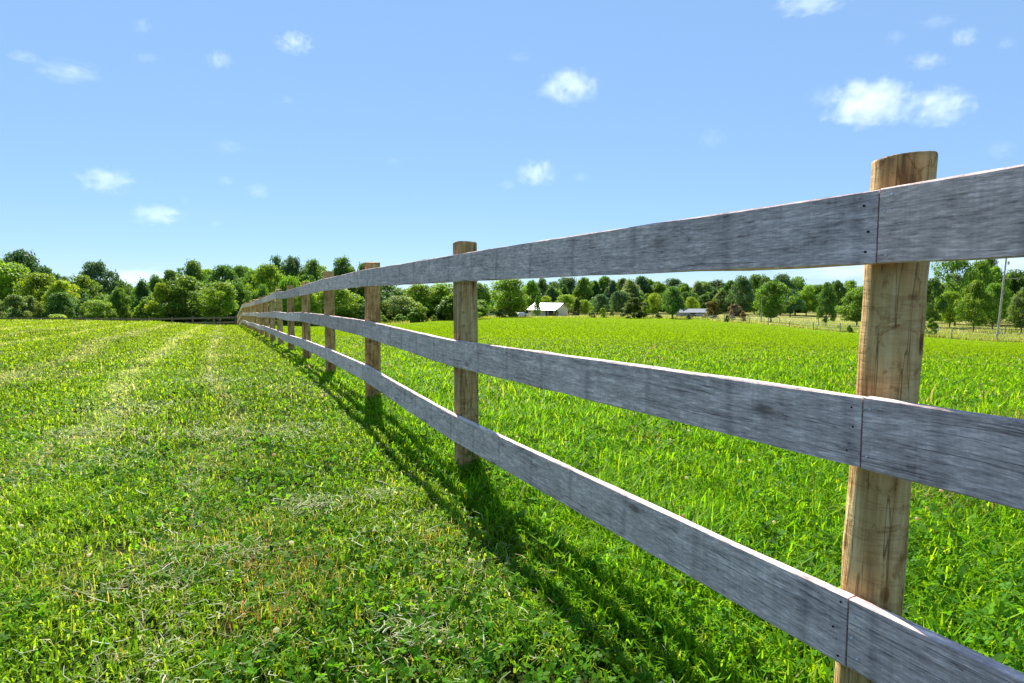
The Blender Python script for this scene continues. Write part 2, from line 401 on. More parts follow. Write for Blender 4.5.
BANDS = [(.95, 2.0, 13000), (2.0, 3.2, 10500), (3.2, 5, 6500), (5, 8, 3200), (8, 13, 1400), (13, 21, 600), (21, 34, 260), (34, 52, 110), (52, 80, 44), (80, 150, 16)]
def build_grass():
    lawn = []; past = []
    for y0, y1, dens in BANDS:
        area = .93 * (y1 ** 2 - y0 ** 2) + 2 * (y1 - y0)
        n = int(area * dens)
        x, y = sample_band(y0, y1, n, 0, 0)
        w = fence_w(x, y)
        strip = np.exp(-((w + .02) / .16) ** 2)               # uncut grass under the rails
        isl = (w < -.25 + (vnoise(x, y, .3) - .5) * .25)
        clump = vnoise(x, y, .22); big = vnoise(x + 40, y, 1.3); pat = vnoise(x + 9, y + 5, .55)
        ym = .5 * (y0 + y1)
        wd0 = .0042 * max(1.0, (ym / 2.6)) ** .78
        # lawn
        sml = vnoise(x + 3, y + 8, .085)
        k = isl & (y < 46) & (rng.random(n) < .12 + .75 * clump + .7 * (sml - .3))
        m = k.sum()
        if m:
            wr = windrow(w[k], x[k], y[k])
            h = .86 * (.026 + .036 * rng.random(m) + .05 * clump[k] * big[k] + .03 * np.clip(sml[k] - .45, 0, 1) + .09 * strip[k] * rng.random(m)) * (1 + .012 * ym)
            tall = rng.random(m) < .012; h[tall] *= 1.8
            t = palette(m, LAWN, [3, 3.2, 2.0, 2.2, .35])
            yel = np.clip((y[k] - 3) / 14, 0, 1)[:, None]
            t = t * (1 - .55 * yel) + np.array([.185, .245, .006]) * .55 * yel * (1 + rng.normal(0, .12, (m, 1)))
            dry = (rng.random(m) < .28 * np.clip((pat[k] - .70) * 4, 0, 1)) | (rng.random(m) < .16 * wr)
            t[dry] = palette(dry.sum(), [(.32, .30, .09), (.30, .21, .07), (.42, .44, .30)], [1.6, .3, 3])
            t = t * (.85 + .3 * rng.random((m, 1)))
            pale = np.clip(wr * (.35 + .9 * big[k]), 0, 1)[:, None] * .55 * np.clip((y[k] - 2.5) / 3, 0, 1)[:, None]
            t = t * (1 - pale) + np.array([.42, .45, .22]) * pale
            t = t * (1 + .10 * np.sin(w[k] * 2 * math.pi / 2.6 + 1.0))[:, None]  # mowing stripes: light and dark of leaning blades put into the tint
            wd = wd0 * (.8 + 1.0 * rng.random(m))
            lean = np.clip(rng.normal(.72, .24, m), 0, .98)
            az = rng.random(m) * 2 * math.pi
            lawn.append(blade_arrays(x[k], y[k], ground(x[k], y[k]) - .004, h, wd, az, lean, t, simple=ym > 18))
        # pasture, taller, stopping at the field edge
        k = ~isl & (y < edge_y(x, y)) & (rng.random(n) < .35 + .85 * clump)
        m = k.sum()
        if m:
            h = .07 + .09 * rng.random(m) + .10 * clump[k] * big[k]
            h *= .45 + .55 * np.clip((w[k] + .40) / .7, 0, 1)
            tall = rng.random(m) < .02 * np.clip(1.6 - y[k] / 8, 0, 1); h[tall] *= 1.5
            h *= 1 - .55 * np.clip((y[k] - 5) / 14, 0, 1)
            t = palette(m, PAST, [2.6, 3.2, 2.2, 1.7, .22])
            far = np.clip((y[k] - 4) / 14, 0, 1)[:, None]
            t = t * (1 - .9 * far) + np.array([.168, .265, .003]) * .9 * far * (1 + rng.normal(0, .05, (m, 1)))
            dry = rng.random(m) < .4 * np.clip((pat[k] - .74) * 4, 0, 1) * (y[k] < 20)
            t[dry] = palette(dry.sum(), [(.26, .24, .10), (.22, .17, .08)], [2, 1])
            wd = wd0 * 1.35 * (.7 + .9 * rng.random(m))
            lean = np.clip(rng.normal(.66, .24, m), 0, .97)
            az = rng.random(m) * 2 * math.pi
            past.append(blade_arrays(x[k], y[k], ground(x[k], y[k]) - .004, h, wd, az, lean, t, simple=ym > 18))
    V, Lp, C, T = merge(lawn)
    tag(link('mown_grass', np_mesh('mown_grass', V, Lp, C, M_grass, T)), 'short mown grass on the near side of the plank fence', 'grass', kind='stuff')
    V, Lp, C, T = merge(past)
    tag(link('pasture_grass', np_mesh('pasture_grass', V, Lp, C, M_grass, T)), 'taller lush grass in the field beyond the plank fence', 'grass', kind='stuff')

def build_cover():
    """clover leaves, dry clippings, flowers, long grass by the fence, weeds in the rough strip"""
    # clover: three rounded leaflets
    n = 42000
    y = 1.0 * 9.0 ** (rng.random(n) ** .8); x = (rng.random(n) * 2 - 1) * (.93 * y + 1)
    keepd = np.full(n, True)
    w = fence_w(x, y)
    patch = vnoise(x + 70, y + 20, .62) + .25 * np.exp(-((w + .35) / .5) ** 2)
    k = keepd & (patch > .42 + .2 * rng.random(n))
    x = x[k]; y = y[k]; w = w[k]; n = len(x)
    z = ground(x, y) + np.where(w < -.05, .022 + .035 * rng.random(n), .05 + .10 * rng.random(n))
    parts = []
    a0 = rng.random(n) * 6.28; r = .0062 * (.7 + .7 * rng.random(n)) * (1 + .03 * y)
    col = palette(n, [(.065, .185, .012), (.105, .245, .014), (.042, .125, .014)], [3, 2.4, 1.6])
    tilt = rng.normal(0, .55, (n, 2))
    ang = np.array([0, .9, 1.9, 3.14, 4.38, 5.38]); rad = np.array([1.0, .9, .8, .95, .8, .9])
    for j in range(3):
        aj = a0 + j * 2.094
        cx = x + np.cos(aj) * r * 1.0; cy = y + np.sin(aj) * r * 1.0
        lx = np.cos(ang)[None] * rad; ly = np.sin(ang)[None] * rad
        ux = (np.cos(aj)[:, None] * lx - np.sin(aj)[:, None] * ly) * r[:, None]
        uy = (np.sin(aj)[:, None] * lx + np.cos(aj)[:, None] * ly) * r[:, None]
        vx = cx[:, None] + ux; vy = cy[:, None] + uy
        vz = z[:, None] + (vx - x[:, None]) * tilt[:, :1] + (vy - y[:, None]) * tilt[:, 1:]
        V = np.stack([vx, vy, vz], -1).reshape(-1, 3)
        parts.append((V, np.arange(n * 6), np.full(n, 6), np.repeat(col, 6, axis=0)))
    tag(link('clover', (lambda q: np_mesh('clover', q[0], q[1], q[2], M_grass, q[3]))(merge(parts))), 'low clover leaves growing through the grass', 'clover', kind='stuff')
    # dry clippings lying on the lawn
    n = 110000
    y = 1.0 * 24.0 ** (rng.random(n) ** .75); x = (rng.random(n) * 2 - 1) * (.93 * y + 1); w = fence_w(x, y)
    wr = windrow(w, x, y) * np.clip(vnoise(x, y, 1.1) * 1.7 - .25, 0, 1)
    pt = np.clip((vnoise(x + 13, y + 31, .5) - .63) * 5, 0, 1)
    k = (w < -.12) & (rng.random(n) < np.maximum(np.maximum(wr * .7, pt * .4) * np.clip(y / 3.2, .4, 1.2), .05))
    x = x[k]; y = y[k]
    for px, py, rad, cnt in ((305, 518, .07, 320), (285, 437, .16, 420), (120, 415, .2, 420), (410, 655, .05, 160), (60, 440, .16, 300), (205, 440, .14, 330), (330, 340, .5, 300),
                             (90, 470, .14, 300), (235, 575, .08, 160), (30, 380, .3, 360), (150, 355, .45, 360), (210, 385, .22, 320), (375, 505, .06, 120), (120, 600, .10, 200)):
        Y = EYE * F / (py - 295); X = (px - 512) / F * Y
        x = np.concatenate([x, X + rng.normal(0, rad * 1.3, cnt)]); y = np.concatenate([y, Y + rng.normal(0, rad, cnt)])
    n = len(x)
    Ln = (.018 + .045 * rng.random(n) ** 1.6) * (1 + .02 * y); a = rng.random(n) * 6.28; wd = .00075 * (1 + .36 * y) * (.6 + .8 * rng.random(n))
    z0 = ground(x, y) + .028 + .03 * rng.random(n); dz = rng.normal(0, .014, n)
    D = np.stack([np.cos(a) * Ln, np.sin(a) * Ln, dz], -1); S = np.stack([-np.sin(a) * wd, np.cos(a) * wd, np.zeros(n)], -1)
    P = np.stack([x, y, z0], -1); bow = np.stack([-np.sin(a), np.cos(a), np.zeros(n)], -1) * (rng.normal(0, .12, n) * Ln)[:, None]
    V = np.stack([P - D / 2 - S, P - D / 2 + S, P + bow + S, P + bow - S, P + D / 2 + S, P + D / 2 - S], 1).reshape(-1, 3)
    b = np.arange(n)[:, None] * 6
    Lp = (b + np.array([0, 1, 2, 3, 3, 2, 4, 5])).ravel()
    col = palette(n, [(.42, .44, .27), (.54, .55, .42), (.33, .30, .14), (.25, .33, .12)], [3, 2, 1.4, 2.2])
    tag(link('grass_clippings', np_mesh('grass_clippings', V, Lp, np.full(n * 2, 4), M_grass, np.repeat(col, 6, axis=0))),
        'dry pale mown clippings lying in faint rows on the lawn', 'clippings', kind='stuff')
    # brown tufts, dense low clumps of dry blades at the spots seen in the lawn
    parts = []
    for px, py, rr_, cnt, cols in ((270, 582, .10, 500, 0), (255, 540, .13, 500, 1), (160, 575, .16, 420, 1), (208, 470, .16, 360, 1), (270, 640, .10, 260, 0),
                                   (560, 575, .09, 260, 1), (430, 545, .1, 250, 1), (20, 470, .2, 300, 1), (300, 610, .1, 260, 1), (60, 600, .16, 300, 1)):
        Y = EYE * F / (py - 295); X = (px - 512) / F * Y
        xx = X + rng.normal(0, rr_, cnt); yy = Y + rng.normal(0, rr_ * .8, cnt)
        t = palette(cnt, [[(.30, .19, .07), (.27, .27, .06), (.16, .24, .03)], [(.28, .32, .06), (.33, .29, .10), (.14, .24, .02)]][cols], [2, 1.5, 1])
        parts.append(blade_arrays(xx, yy, ground(xx, yy) - .004, .04 + .06 * rng.random(cnt), np.full(cnt, .0036), rng.random(cnt) * 6.28, np.clip(rng.normal(.68, .25, cnt), 0, .97), t))
    # long arching blades along the pasture side of the fence
    for c in range(60):
        s = rng.random() ** 1.2 * 14 - .3; off = abs(rng.normal(.08, .28)) + .02
        if c < 14: s = .35 + .09 * c + rng.normal(0, .05); off = .18 + .12 * rng.random()
        base = P0 + FD * s + FN * off
        cnt = int(26 + 20 * rng.random())
        xx = base.x + rng.normal(0, .035, cnt); yy = base.y + rng.normal(0, .035, cnt)
        hh = (.13 + .16 * rng.random(cnt)) * (1.1 if c < 14 else .95)
        t = palette(cnt, [(.06, .17, .012), (.10, .23, .015), (.16, .25, .04)], [3, 2.5, .6])
        parts.append(blade_arrays(xx, yy, ground(xx, yy) - .004, hh, .0055 + .004 * rng.random(cnt), rng.random(cnt) * 6.28, np.clip(rng.normal(.6, .22, cnt), 0, .95), t))
    q = merge(parts)
    tag(link('grass_tufts', np_mesh('grass_tufts', q[0], q[1], q[2], M_grass, q[3])), 'browned and long grass tufts beside the plank fence', 'grass', kind='stuff')
    # broad leaves of low weeds under the rails
    parts = []
    for c in range(150):
        if c < 80:
            s = rng.random() * 4.2 - .9; off = -.22 + .40 * rng.random()
        else:
            s = rng.random() * 5; off = .2 + 2.2 * rng.random()
        base = P0 + FD * s + FN * off
        cnt = 4 + int(rng.random() * 5)
        a = rng.random(cnt) * 6.28; ln = .018 + .028 * rng.random(cnt); lift = .25 + .8 * rng.random(cnt)
        bz = gz(base.x, base.y) + .02 + .05 * rng.random()
        for i in range(cnt):
            d = np.array([math.cos(a[i]), math.sin(a[i]), lift[i]]); d /= np.linalg.norm(d)
            sd = np.array([-math.sin(a[i]), math.cos(a[i]), 0.0]); up = np.cross(d, sd) * -1
            B = np.array([base.x, base.y, bz]); l = ln[i]; wv = l * .34
            st = B + d * l * .25
            V = np.array([B, st + sd * wv * .6 , st + d * l * .4 + sd * wv - up * l * .05, st + d * l * .8 + sd * wv * .6 - up * l * .12, st + d * l * 1.1 - up * l * .25,
                          st + d * l * .8 - sd * wv * .6 - up * l * .12, st + d * l * .4 - sd * wv - up * l * .05, st - sd * wv * .6])
            mid = st + d * l * .4 + up * l * .03
            V = np.vstack([V, mid])
            fs = np.array([[8, 0, 1], [8, 1, 2], [8, 2, 3], [8, 3, 4], [8, 4, 5], [8, 5, 6], [8, 6, 7], [8, 7, 0]])
            col = palette(1, [(.05, .15, .015), (.08, .2, .02), (.10, .17, .03)], [2, 2, 1])
            parts.append((V, fs.ravel(), np.full(8, 3), np.repeat(col, 9, axis=0)))
    q = merge(parts)
    tag(link('broadleaf_weeds', np_mesh('broadleaf_weeds', q[0], q[1], q[2], M_grass, q[3], smooth=True)), 'low broad-leaved weeds in the shade along the fence', 'weeds', kind='stuff')
    # white clover heads in the pasture and a few in the lawn
    mb = MB(); Vs = []; parts = []
    ico = [(0, 0, 1)] + [(math.cos(t) * .9, math.sin(t) * .9, .35) for t in np.arange(6) * 1.047] + [(math.cos(t + .5) * .8, math.sin(t + .5) * .8, -.45) for t in np.arange(6) * 1.047]
    ico = np.array(ico)
    fc = [[0, 1 + i, 1 + (i + 1) % 6] for i in range(6)] + [[1 + i, 7 + i, 1 + (i + 1) % 6] for i in range(6)] + [[1 + (i + 1) % 6, 7 + i, 7 + (i + 1) % 6] for i in range(6)]
    fc = np.array(fc)
    for i in range(330):
        if i < 300:
            yv = 1.0 + rng.random() ** .6 * 11; xv = (rng.random() * 1.1 - .05) * .95 * yv
            if fence_w(xv, yv) < .15 or vnoise(xv, yv, .8) < .42: continue
            hz = .09 + .09 * rng.random()
        else:
            yv = 1.4 + rng.random() * 3; xv = (rng.random() * 2 - 1) * .9 * yv
            if fence_w(xv, yv) > -.3: continue
            hz = .05 + .02 * rng.random()
        r = (.006 + .004 * rng.random()) * (1 + .06 * yv)
        V = ico * r * (1 + rng.normal(0, .12, (13, 1))) + np.array([xv, yv, gz(xv, yv) + hz])
        c = np.array([[.62, .60, .52]]) if rng.random() > .25 else np.array([[.58, .42, .36]])
        parts.append((V, fc.ravel(), np.full(len(fc), 3), np.repeat(c, 13, axis=0)))
    q = merge(parts)
    tag(link('clover_flowers', np_mesh('clover_flowers', q[0], q[1], q[2], M_grass, q[3])), 'small white clover heads scattered through the grass', 'flowers', kind='stuff')
    # rough strip beyond the pasture: tall seeding grass and weeds
    parts = []
    n = 60000
    u = rng.random(n); t_ = -.22 + 1.25 * rng.random(n)
    ed = np.interp(t_, EA, EY)
    y = ed + .2 + 60 * u ** 1.7; x = t_ * ed * (y / ed)
    h = (.25 + .45 * rng.random(n)) * (1 - .45 * u) * (.6 + .7 * vnoise(x, y, 5))
    c = palette(n, [(.32, .33, .12), (.22, .30, .06), (.15, .23, .045), (.42, .36, .19)], [3, 3, 2.2, 1.6])
    rowg = np.clip((t_ - .1) / .3, 0, 1)[:, None] * np.clip((vnoise(x, y, 9) - .35) * 3, 0, 1)[:, None]
    c = c * (1 - .5 * rowg) + np.array([.13, .22, .02]) * .5 * rowg
    parts.append(blade_arrays(x, y, ground(x, y) - .02, h, .10 * (.5 + .8 * rng.random(n)), rng.random(n) * 6.28, np.clip(rng.normal(.3, .2, n), 0, .9), c, simple=True))
    q = merge(parts)
    tag(link('rough_grass', np_mesh('rough_grass', q[0], q[1], q[2], M_grass, q[3])), 'pale uncut grass and weeds beyond the bright green field', 'grass', kind='stuff')

# ------------------------------------------------------------------ plank fence
ROWS = {-2: (1.198, .776, .34), -1: (1.198, .770, .334), 0: (1.196, .763, .324), 1: (1.200, .715, .278), 2: (1.183, .717, .303), 3: (1.180, .725, .30)}
def row_h(k, r):
    if k in ROWS: return ROWS[k][r]
    return (1.185, .735, .30)[r] + [.012, -.015, .01, -.008, .014, -.012, .004][(k * 3 + r * 2) % 7]

def post_mesh(r, h, below, seed, bend=0.0, square=0.0):
    rg = np.random.default_rng(seed); n = 28
    zs = np.concatenate([np.linspace(-below, h - .012, 26), [h - .003, h]])
    V = []; ph = rg.random(4) * 6.28
    for i, z in enumerate(zs):
        sc = 1.0
        if i == len(zs) - 1: sc = .992
        for k in range(n):
            t = 2 * math.pi * k / n
            rr = r * (1 + .025 * math.sin(2 * t + ph[0] + z) + .018 * math.sin(3 * t + ph[1] + z * 2) + .016 * math.sin(5 * t + 9 * z + ph[2]) + .016 * math.sin(2 * t + 17 * z + ph[1]) * math.sin(11 * z + ph[0]) + .008 * rg.normal())
            if square:
                q = max(abs(math.cos(t)), abs(math.sin(t))); rr = rr * (1 - square) + square * r * min(1.18, .98 / q)
            rr *= 1 + .05 * (1 - (z + below) / (h + below))
            zz = z + (.005 * math.cos(t + ph[3]) if i >= len(zs) - 2 else 0)
            V.append((rr * sc * math.cos(t), rr * sc * math.sin(t), zz))
    f = []
    for i in range(len(zs) - 1):
        for k in range(n):
            f.append((i * n + k, i * n + (k + 1) % n, (i + 1) * n + (k + 1) % n, (i + 1) * n + k))
    f.append(tuple(range(n - 1, -1, -1))); f.append(tuple((len(zs) - 1) * n + k for k in range(n)))
    me = bpy.data.meshes.new('post'); me.from_pydata(V, [], f); me.materials.append(M_post)
    sm = [True] * len(f); sm[-1] = sm[-2] = False
    me.polygons.foreach_set('use_smooth', sm); me.update()
    return me

def rail_mesh(pts, hgt, thick, seed, dirv, nrm, sub=14, trim=(0.002, 0.002)):
    """board through world points pts (at posts); returns mesh in a local frame (x along) plus the frame"""
    rg = np.random.default_rng(seed)
    A = pts[0]; Bp = pts[-1]
    ax = (Bp - A).normalized(); ay = -nrm; az = ax.cross(ay).normalized(); ay = az.cross(ax).normalized()
    M = Matrix((ax, ay, az)).transposed().to_4x4(); M.translation = A
    Mi = M.inverted()
    lp = [Mi @ p for p in pts]
    xs = np.linspace(lp[0].x + trim[0], lp[-1].x - trim[1], sub * (len(pts) - 1) + 1)
    kx = [p.x for p in lp]; kz = [p.z for p in lp]; ky = [p.y for p in lp]
    ph = rg.random(6) * 6.28
    c = .0028
    prof0 = [(-1, -1, c, 0), (-1, -1, 0, c), (-1, -.35, 0, 0), (-1, .3, 0, 0), (-1, 1, 0, -c), (-1, 1, c, 0), (1, 1, -c, 0), (1, 1, 0, -c), (1, .3, 0, 0), (1, -.35, 0, 0), (1, -1, 0, c), (1, -1, -c, 0)]
    V = []; n = len(prof0)
    for x in xs:
        z0 = np.interp(x, kx, kz) + .0012 * math.sin(1.9 * x + ph[0]) ; y0 = np.interp(x, kx, ky) + .0015 * math.sin(1.4 * x + ph[1])
        if len(kx) > 2:  # ease the bend over the middle post
            d = abs(x - kx[1]);  z0 += 0
        ht = hgt * .5 * (1 + .004 * math.sin(3.1 * x + ph[2])); tw = .006 * math.sin(1.1 * x + ph[3])
        for (sy, sz, oy, oz) in prof0:
            yy = sy * thick * .5 + oy; zz = sz * ht + oz + (.0012 * rg.normal() if abs(sz) == 1 else 0)
            V.append((x, y0 + yy + tw * zz * .3, z0 + zz))
    f = []
    for i in range(len(xs) - 1):
        for k in range(n):
            f.append((i * n + k, (i + 1) * n + k, (i + 1) * n + (k + 1) % n, i * n + (k + 1) % n))
    f.append(tuple(range(n))); f.append(tuple((len(xs) - 1) * n + k for k in range(n - 1, -1, -1)))
    me = bpy.data.meshes.new('rail'); me.from_pydata(V, [], f); me.materials.append(M_rail); me.update()
    return me, M

def disc_mesh(name, r, t, mat):
    mb = MB(); mb.tube([(0, -.004, 0), (0, t * .7 + .0015, 0), (0, t + .0015, 0)], [r, r, r * .6], 10)
    return mb.mesh(name, mat)

def build_fence():
    root = empty('plank_fence', (P0.x, P0.y, 0))
    tag(root, 'long three-board plank fence of grey planks on round tan posts between lawn and field', 'fence')
    LAST = 22
    lean = .030
    def base(k):
        p = P0 + FD * (SP * k); return Vector((p.x, p.y, gz(p.x, p.y)))
    inv = Matrix.Translation(-Vector((P0.x, P0.y, 0)))
    rad = {}
    for k in range(-1, LAST + 1):
        b = base(k); r = .060 if k == 0 else (.064 if k == 1 else .064 + .007 * ((k * 7) % 5) / 5)
        rad[k] = r
        o = link('post', post_mesh(r, 1.345 + [.0, .005, -.008, .012, -.02, .015][(k + 6) % 6], .3, 100 + k, square=.75 if k in (1, 8, 13) else 0.0), root, loc=b - root.location)
        o.rotation_euler = (0, lean if k == 0 else (.012 * math.sin(k * 2.3)), math.atan2(FD.y, FD.x) if k in (1, 8, 13) else k * 1.7)
        if k == 0: o.rotation_euler = (.0, lean, 0)
        g = [(.92, .84, .70), (.76, .70, .64), (.92, .70, .54), (.82, .68, .55), (.88, .72, .58), (.76, .64, .54)][k % 6] if k >= 0 else (1, 1, .9)
        o.color = (*g, 1)
    nail_m = disc_mesh('nail', .0026, .0014, M_nail); hole_m = disc_mesh('nail_hole', .0024, .0004, M_nailhole)
    th = .026
    for r in range(3):
        for k in range(-2, LAST, 2):
            ks = [k, k + 1, min(k + 2, LAST)]
            pts = []
            for kk in ks:
                b = base(kk); h = row_h(kk, r)
                rr = rad.get(kk, .068)
                p = b + Vector((0, 0, h)) - FN * (.070 + th / 2)
                if kk == 0: p += Vector((lean * h, 0, 0)) - FD * .014
                pts.append(p)
            # boards meet a hand's breadth off the post centre
            me, M = rail_mesh(pts, (.153, .153, .155)[r], th, 10 * k + r + 50, FD, FN)
            o = link('rail', me, root); o.matrix_world = inv @ M
            o.matrix_local = inv @ M
            g = 1.10 + .20 * math.sin(k * 1.3 + r * 2.1)
            o.color = (g, g, g * 1.02, 1)
            if k == 0: o.color = (1.0, 1.02, 1.08, 1)
            if k == -2: o.color = (1.18, 1.13, 1.12, 1) if r == 0 else (.98, .98, 1.03, 1)
            # nails at the joints close to the camera
            if k in (-2, 0, 2):
                Ln = (pts[-1] - pts[0]).length; mid = (pts[1] - pts[0]).length
                spots = []
                if k == -2: spots = [(Ln - .020, 'nail', 4)]
                if k == 0: spots = [(.024, 'nail_hole', 3), (mid, 'nail', 3), (Ln - .03, 'nail', 3)]
                if k == 2: spots = [(.03, 'nail', 3)]
                for xx, nm, cnt in spots:
                    for i in range(cnt):
                        zz = (-.052 + .104 * i / (cnt - 1)) + .011 * math.sin(i * 5.1 + r * 2.3 + k)
                        dz = 0
                        if nm == 'nail' and k == 0 and abs(xx - mid) < 1e-6:
                            dz = (M.inverted() @ pts[1]).z
                        nl = link(nm, nail_m if nm == 'nail' else hole_m, o, loc=(xx + .008 * math.sin(i * 3.7 + r * 2), th / 2, zz + dz))
                        nl.name = nm
    return root

def build_cross_fence():
    k = 22; c = P0 + FD * (SP * k)
    d = Vector((-.93, .367, 0)); nrm = Vector((.367, .93, 0))
    start = c - nrm * .08 + d * .16
    root = empty('boundary_fence', (start.x, start.y, 0))
    tag(root, 'dark brown three-rail fence at the foot of the woods, behind the mown lawn', 'fence')
    n = 16; tops = []
    for i in range(n + 1):
        p = start + d * (2.44 * i); z = gz(p.x, p.y); tops.append((p, z))
        mb = MB(); mb.tube([(0, 0, -.3), (0, 0, .7), (0, 0, 1.3)], [.075, .07, .066], 10)
        o = mb.build('post', M_brownwood, root, loc=(p.x - start.x, p.y - start.y, z))
    for r, h in enumerate((1.14, .74, .33)):
        for i in range(0, n, 2):
            q = [tops[i], tops[i + 1], tops[i + 2]]
            pts = [Vector((p.x, p.y, z + h)) - nrm * .085 for p, z in q]
            me, M = rail_mesh(pts, .14, .025, 900 + r * 40 + i, d, nrm, sub=3)
            me.materials.clear(); me.materials.append(M_brownwood)
            o = link('rail', me, root); o.matrix_local = Matrix.Translation(-Vector((start.x, start.y, 0))) @ M

# ------------------------------------------------------------------ trees
def crown_arrays(kind, seed, leaves=5200, leaf=.034):
    """crown of a tree 1 high and about 1 wide; leaf clumps through an uneven volume"""
    rg = np.random.default_rng(seed)
    prof = {  # height -> radius (fraction of half width)
        'round': ([.15, .22, .35, .55, .75, .9, 1.0], [.35, .8, 1.0, 1.0, .82, .5, .12]),
        'oval':  ([.14, .22, .38, .6, .8, .93, 1.0], [.4, .8, 1.0, .92, .66, .34, .06]),
        'cone':  ([.08, .16, .3, .5, .7, .88, 1.0], [.6, .95, 1.0, .74, .48, .22, .03]),
        'spread': ([.2, .3, .45, .62, .8, .92, 1.0], [.3, .62, .9, 1.0, .9, .6, .25]),
        'shrub': ([.0, .12, .3, .55, .75, .9, 1.0], [.75, .95, 1.0, .95, .75, .5, .12]),
        'wispy': ([.15, .3, .45, .62, .8, .92, 1.0], [.3, .6, .9, 1.0, .8, .55, .25])}[kind]
    nc = {'round': 62, 'oval': 60, 'cone': 70, 'spread': 46, 'shrub': 44, 'wispy': 34}[kind]
    cs = []; rs = []
    lob = rg.random(8) * 6.28; amp = .26 if kind in ('spread', 'wispy', 'round') else .17
    tries = 0
    while len(cs) < nc and tries < 20000:
        tries += 1
        z = prof[0][0] + (1 - prof[0][0]) * rg.random()
        R = np.interp(z, *prof) * .5
        t = rg.random() * 6.28
        R *= 1 + amp * math.sin(2 * t + lob[0] + 3 * z) + amp * math.sin(3 * t + lob[1] + 5 * z) * .8
        rc = (.070 + .065 * rg.random()) * (1.15 if kind in ('spread', 'round') else 1)
        rho = (rg.random() ** .38) * max(R - rc * .75, .0)
        zc = min(z, 1 - rc * .8)
        p = np.array([math.cos(t) * rho, math.sin(t) * rho, zc])
        if any(np.linalg.norm(p - c) < .55 * min(rc, r) for c, r in zip(cs, rs)): continue
        cs.append(p); rs.append(rc)
    cs = np.array(cs); rs = np.array(rs)
    # a few outlying sprays so the outline is ragged
    wts = rs ** 2 / (rs ** 2).sum()
    idx = rg.choice(len(cs), leaves, p=wts)
    d = rg.normal(0, 1, (leaves, 3)); d[:, 2] += .25; d /= np.linalg.norm(d, axis=1)[:, None]
    rad = rs[idx] * (rg.random(leaves) ** .33) * (1 + np.clip(.30 * rg.normal(0, 1, leaves) * (rg.random(leaves) < .3), -.4, .34))
    P = cs[idx] + d * rad[:, None] * np.array([1.15, 1.15, .85])
    P[:, 2] = np.maximum(P[:, 2], .015 if kind == 'shrub' else prof[0][0] - .02 + .05 * rg.random(leaves))
    nrm = d * .7 + rg.normal(0, .6, (leaves, 3)) + np.array([0, 0, .45]); nrm /= np.linalg.norm(nrm, axis=1)[:, None]
    u = np.cross(nrm, rg.normal(0, 1, (leaves, 3))); u /= np.linalg.norm(u, axis=1)[:, None]
    v = np.cross(nrm, u)
    s = leaf * (.55 + .8 * rg.random(leaves)); bl = (rg.random(leaves) * .3 + .45)
    V = np.stack([P - u * s[:, None] * .5, P - v * (s * bl * .5)[:, None] + u * (s * .06)[:, None], P + u * s[:, None] * .5, P + v * (s * bl * .5)[:, None] + u * (s * .06)[:, None]], 1).reshape(-1, 3)
    cl = (.84 + .32 * rg.random(len(cs)))[idx][:, None]
    T = np.ones((leaves, 3)) * cl * (1 + rg.normal(0, .16, (leaves, 1))) * np.array([1.0, 1.0, 1.0]) * (1 + rg.normal(0, .05, (leaves, 3)))
    yl = (rg.random(len(cs)) < .3)[idx][:, None]
    T = np.where(yl, T * np.array([1.12, 1.05, .9]), T)
    return V, np.arange(leaves * 4), np.full(leaves, 4), np.repeat(np.clip(T, .1, 2.2), 4, axis=0), cs

def trunk_mesh(kind, seed, cs):
    rg = np.random.default_rng(seed); mb = MB()
    top = .72 if kind != 'spread' else .5
    r0 = .020 if kind != 'shrub' else .014
    bx, by = rg.normal(0, .012, 2)
    mb.tube([(0, 0, -.03), (0, 0, .02), (bx * .5, by * .5, .2), (bx, by, .42), (bx * 1.4, by * 1.4, top)], [r0 * 1.5, r0 * 1.15, r0 * .9, r0 * .65, r0 * .15], 8)
    order = rg.permutation(len(cs))[:16]
    for i in order:
        c = cs[i]; zb = max(.10, min(c[2] - .08 - .35 * math.hypot(c[0], c[1]), top - .05))
        f = zb / top
        a = np.array([bx * f, by * f, zb]); m = a * .45 + c * .55 + np.array([0, 0, .02])
        mb.tube([a, m, c], [r0 * .42, r0 * .25, r0 * .07], 5)
    return mb.mesh('trunk', M_bark, True)

PROTO = {}
def make_protos():
    for kind, cnt in (('round', 4), ('oval', 3), ('cone', 3), ('spread', 3), ('shrub', 3), ('wispy', 2)):
        PROTO[kind] = []
        for i in range(cnt):
            lv = {'shrub': 5000, 'wispy': 4200, 'spread': 8000}.get(kind, 9500)
            V, Lp, C, T, cs = crown_arrays(kind, 500 + 17 * i + len(kind) * 100, lv, .043 if kind != 'shrub' else .065)
            me = np_mesh('crown', V, Lp, C, M_leaf, T)
            tm = trunk_mesh(kind, 40 + i, cs)
            q = crown_arrays(kind, 900 + 13 * i + len(kind) * 100, 3200, .072)[:4]
            PROTO[kind].append((me, tm, q))

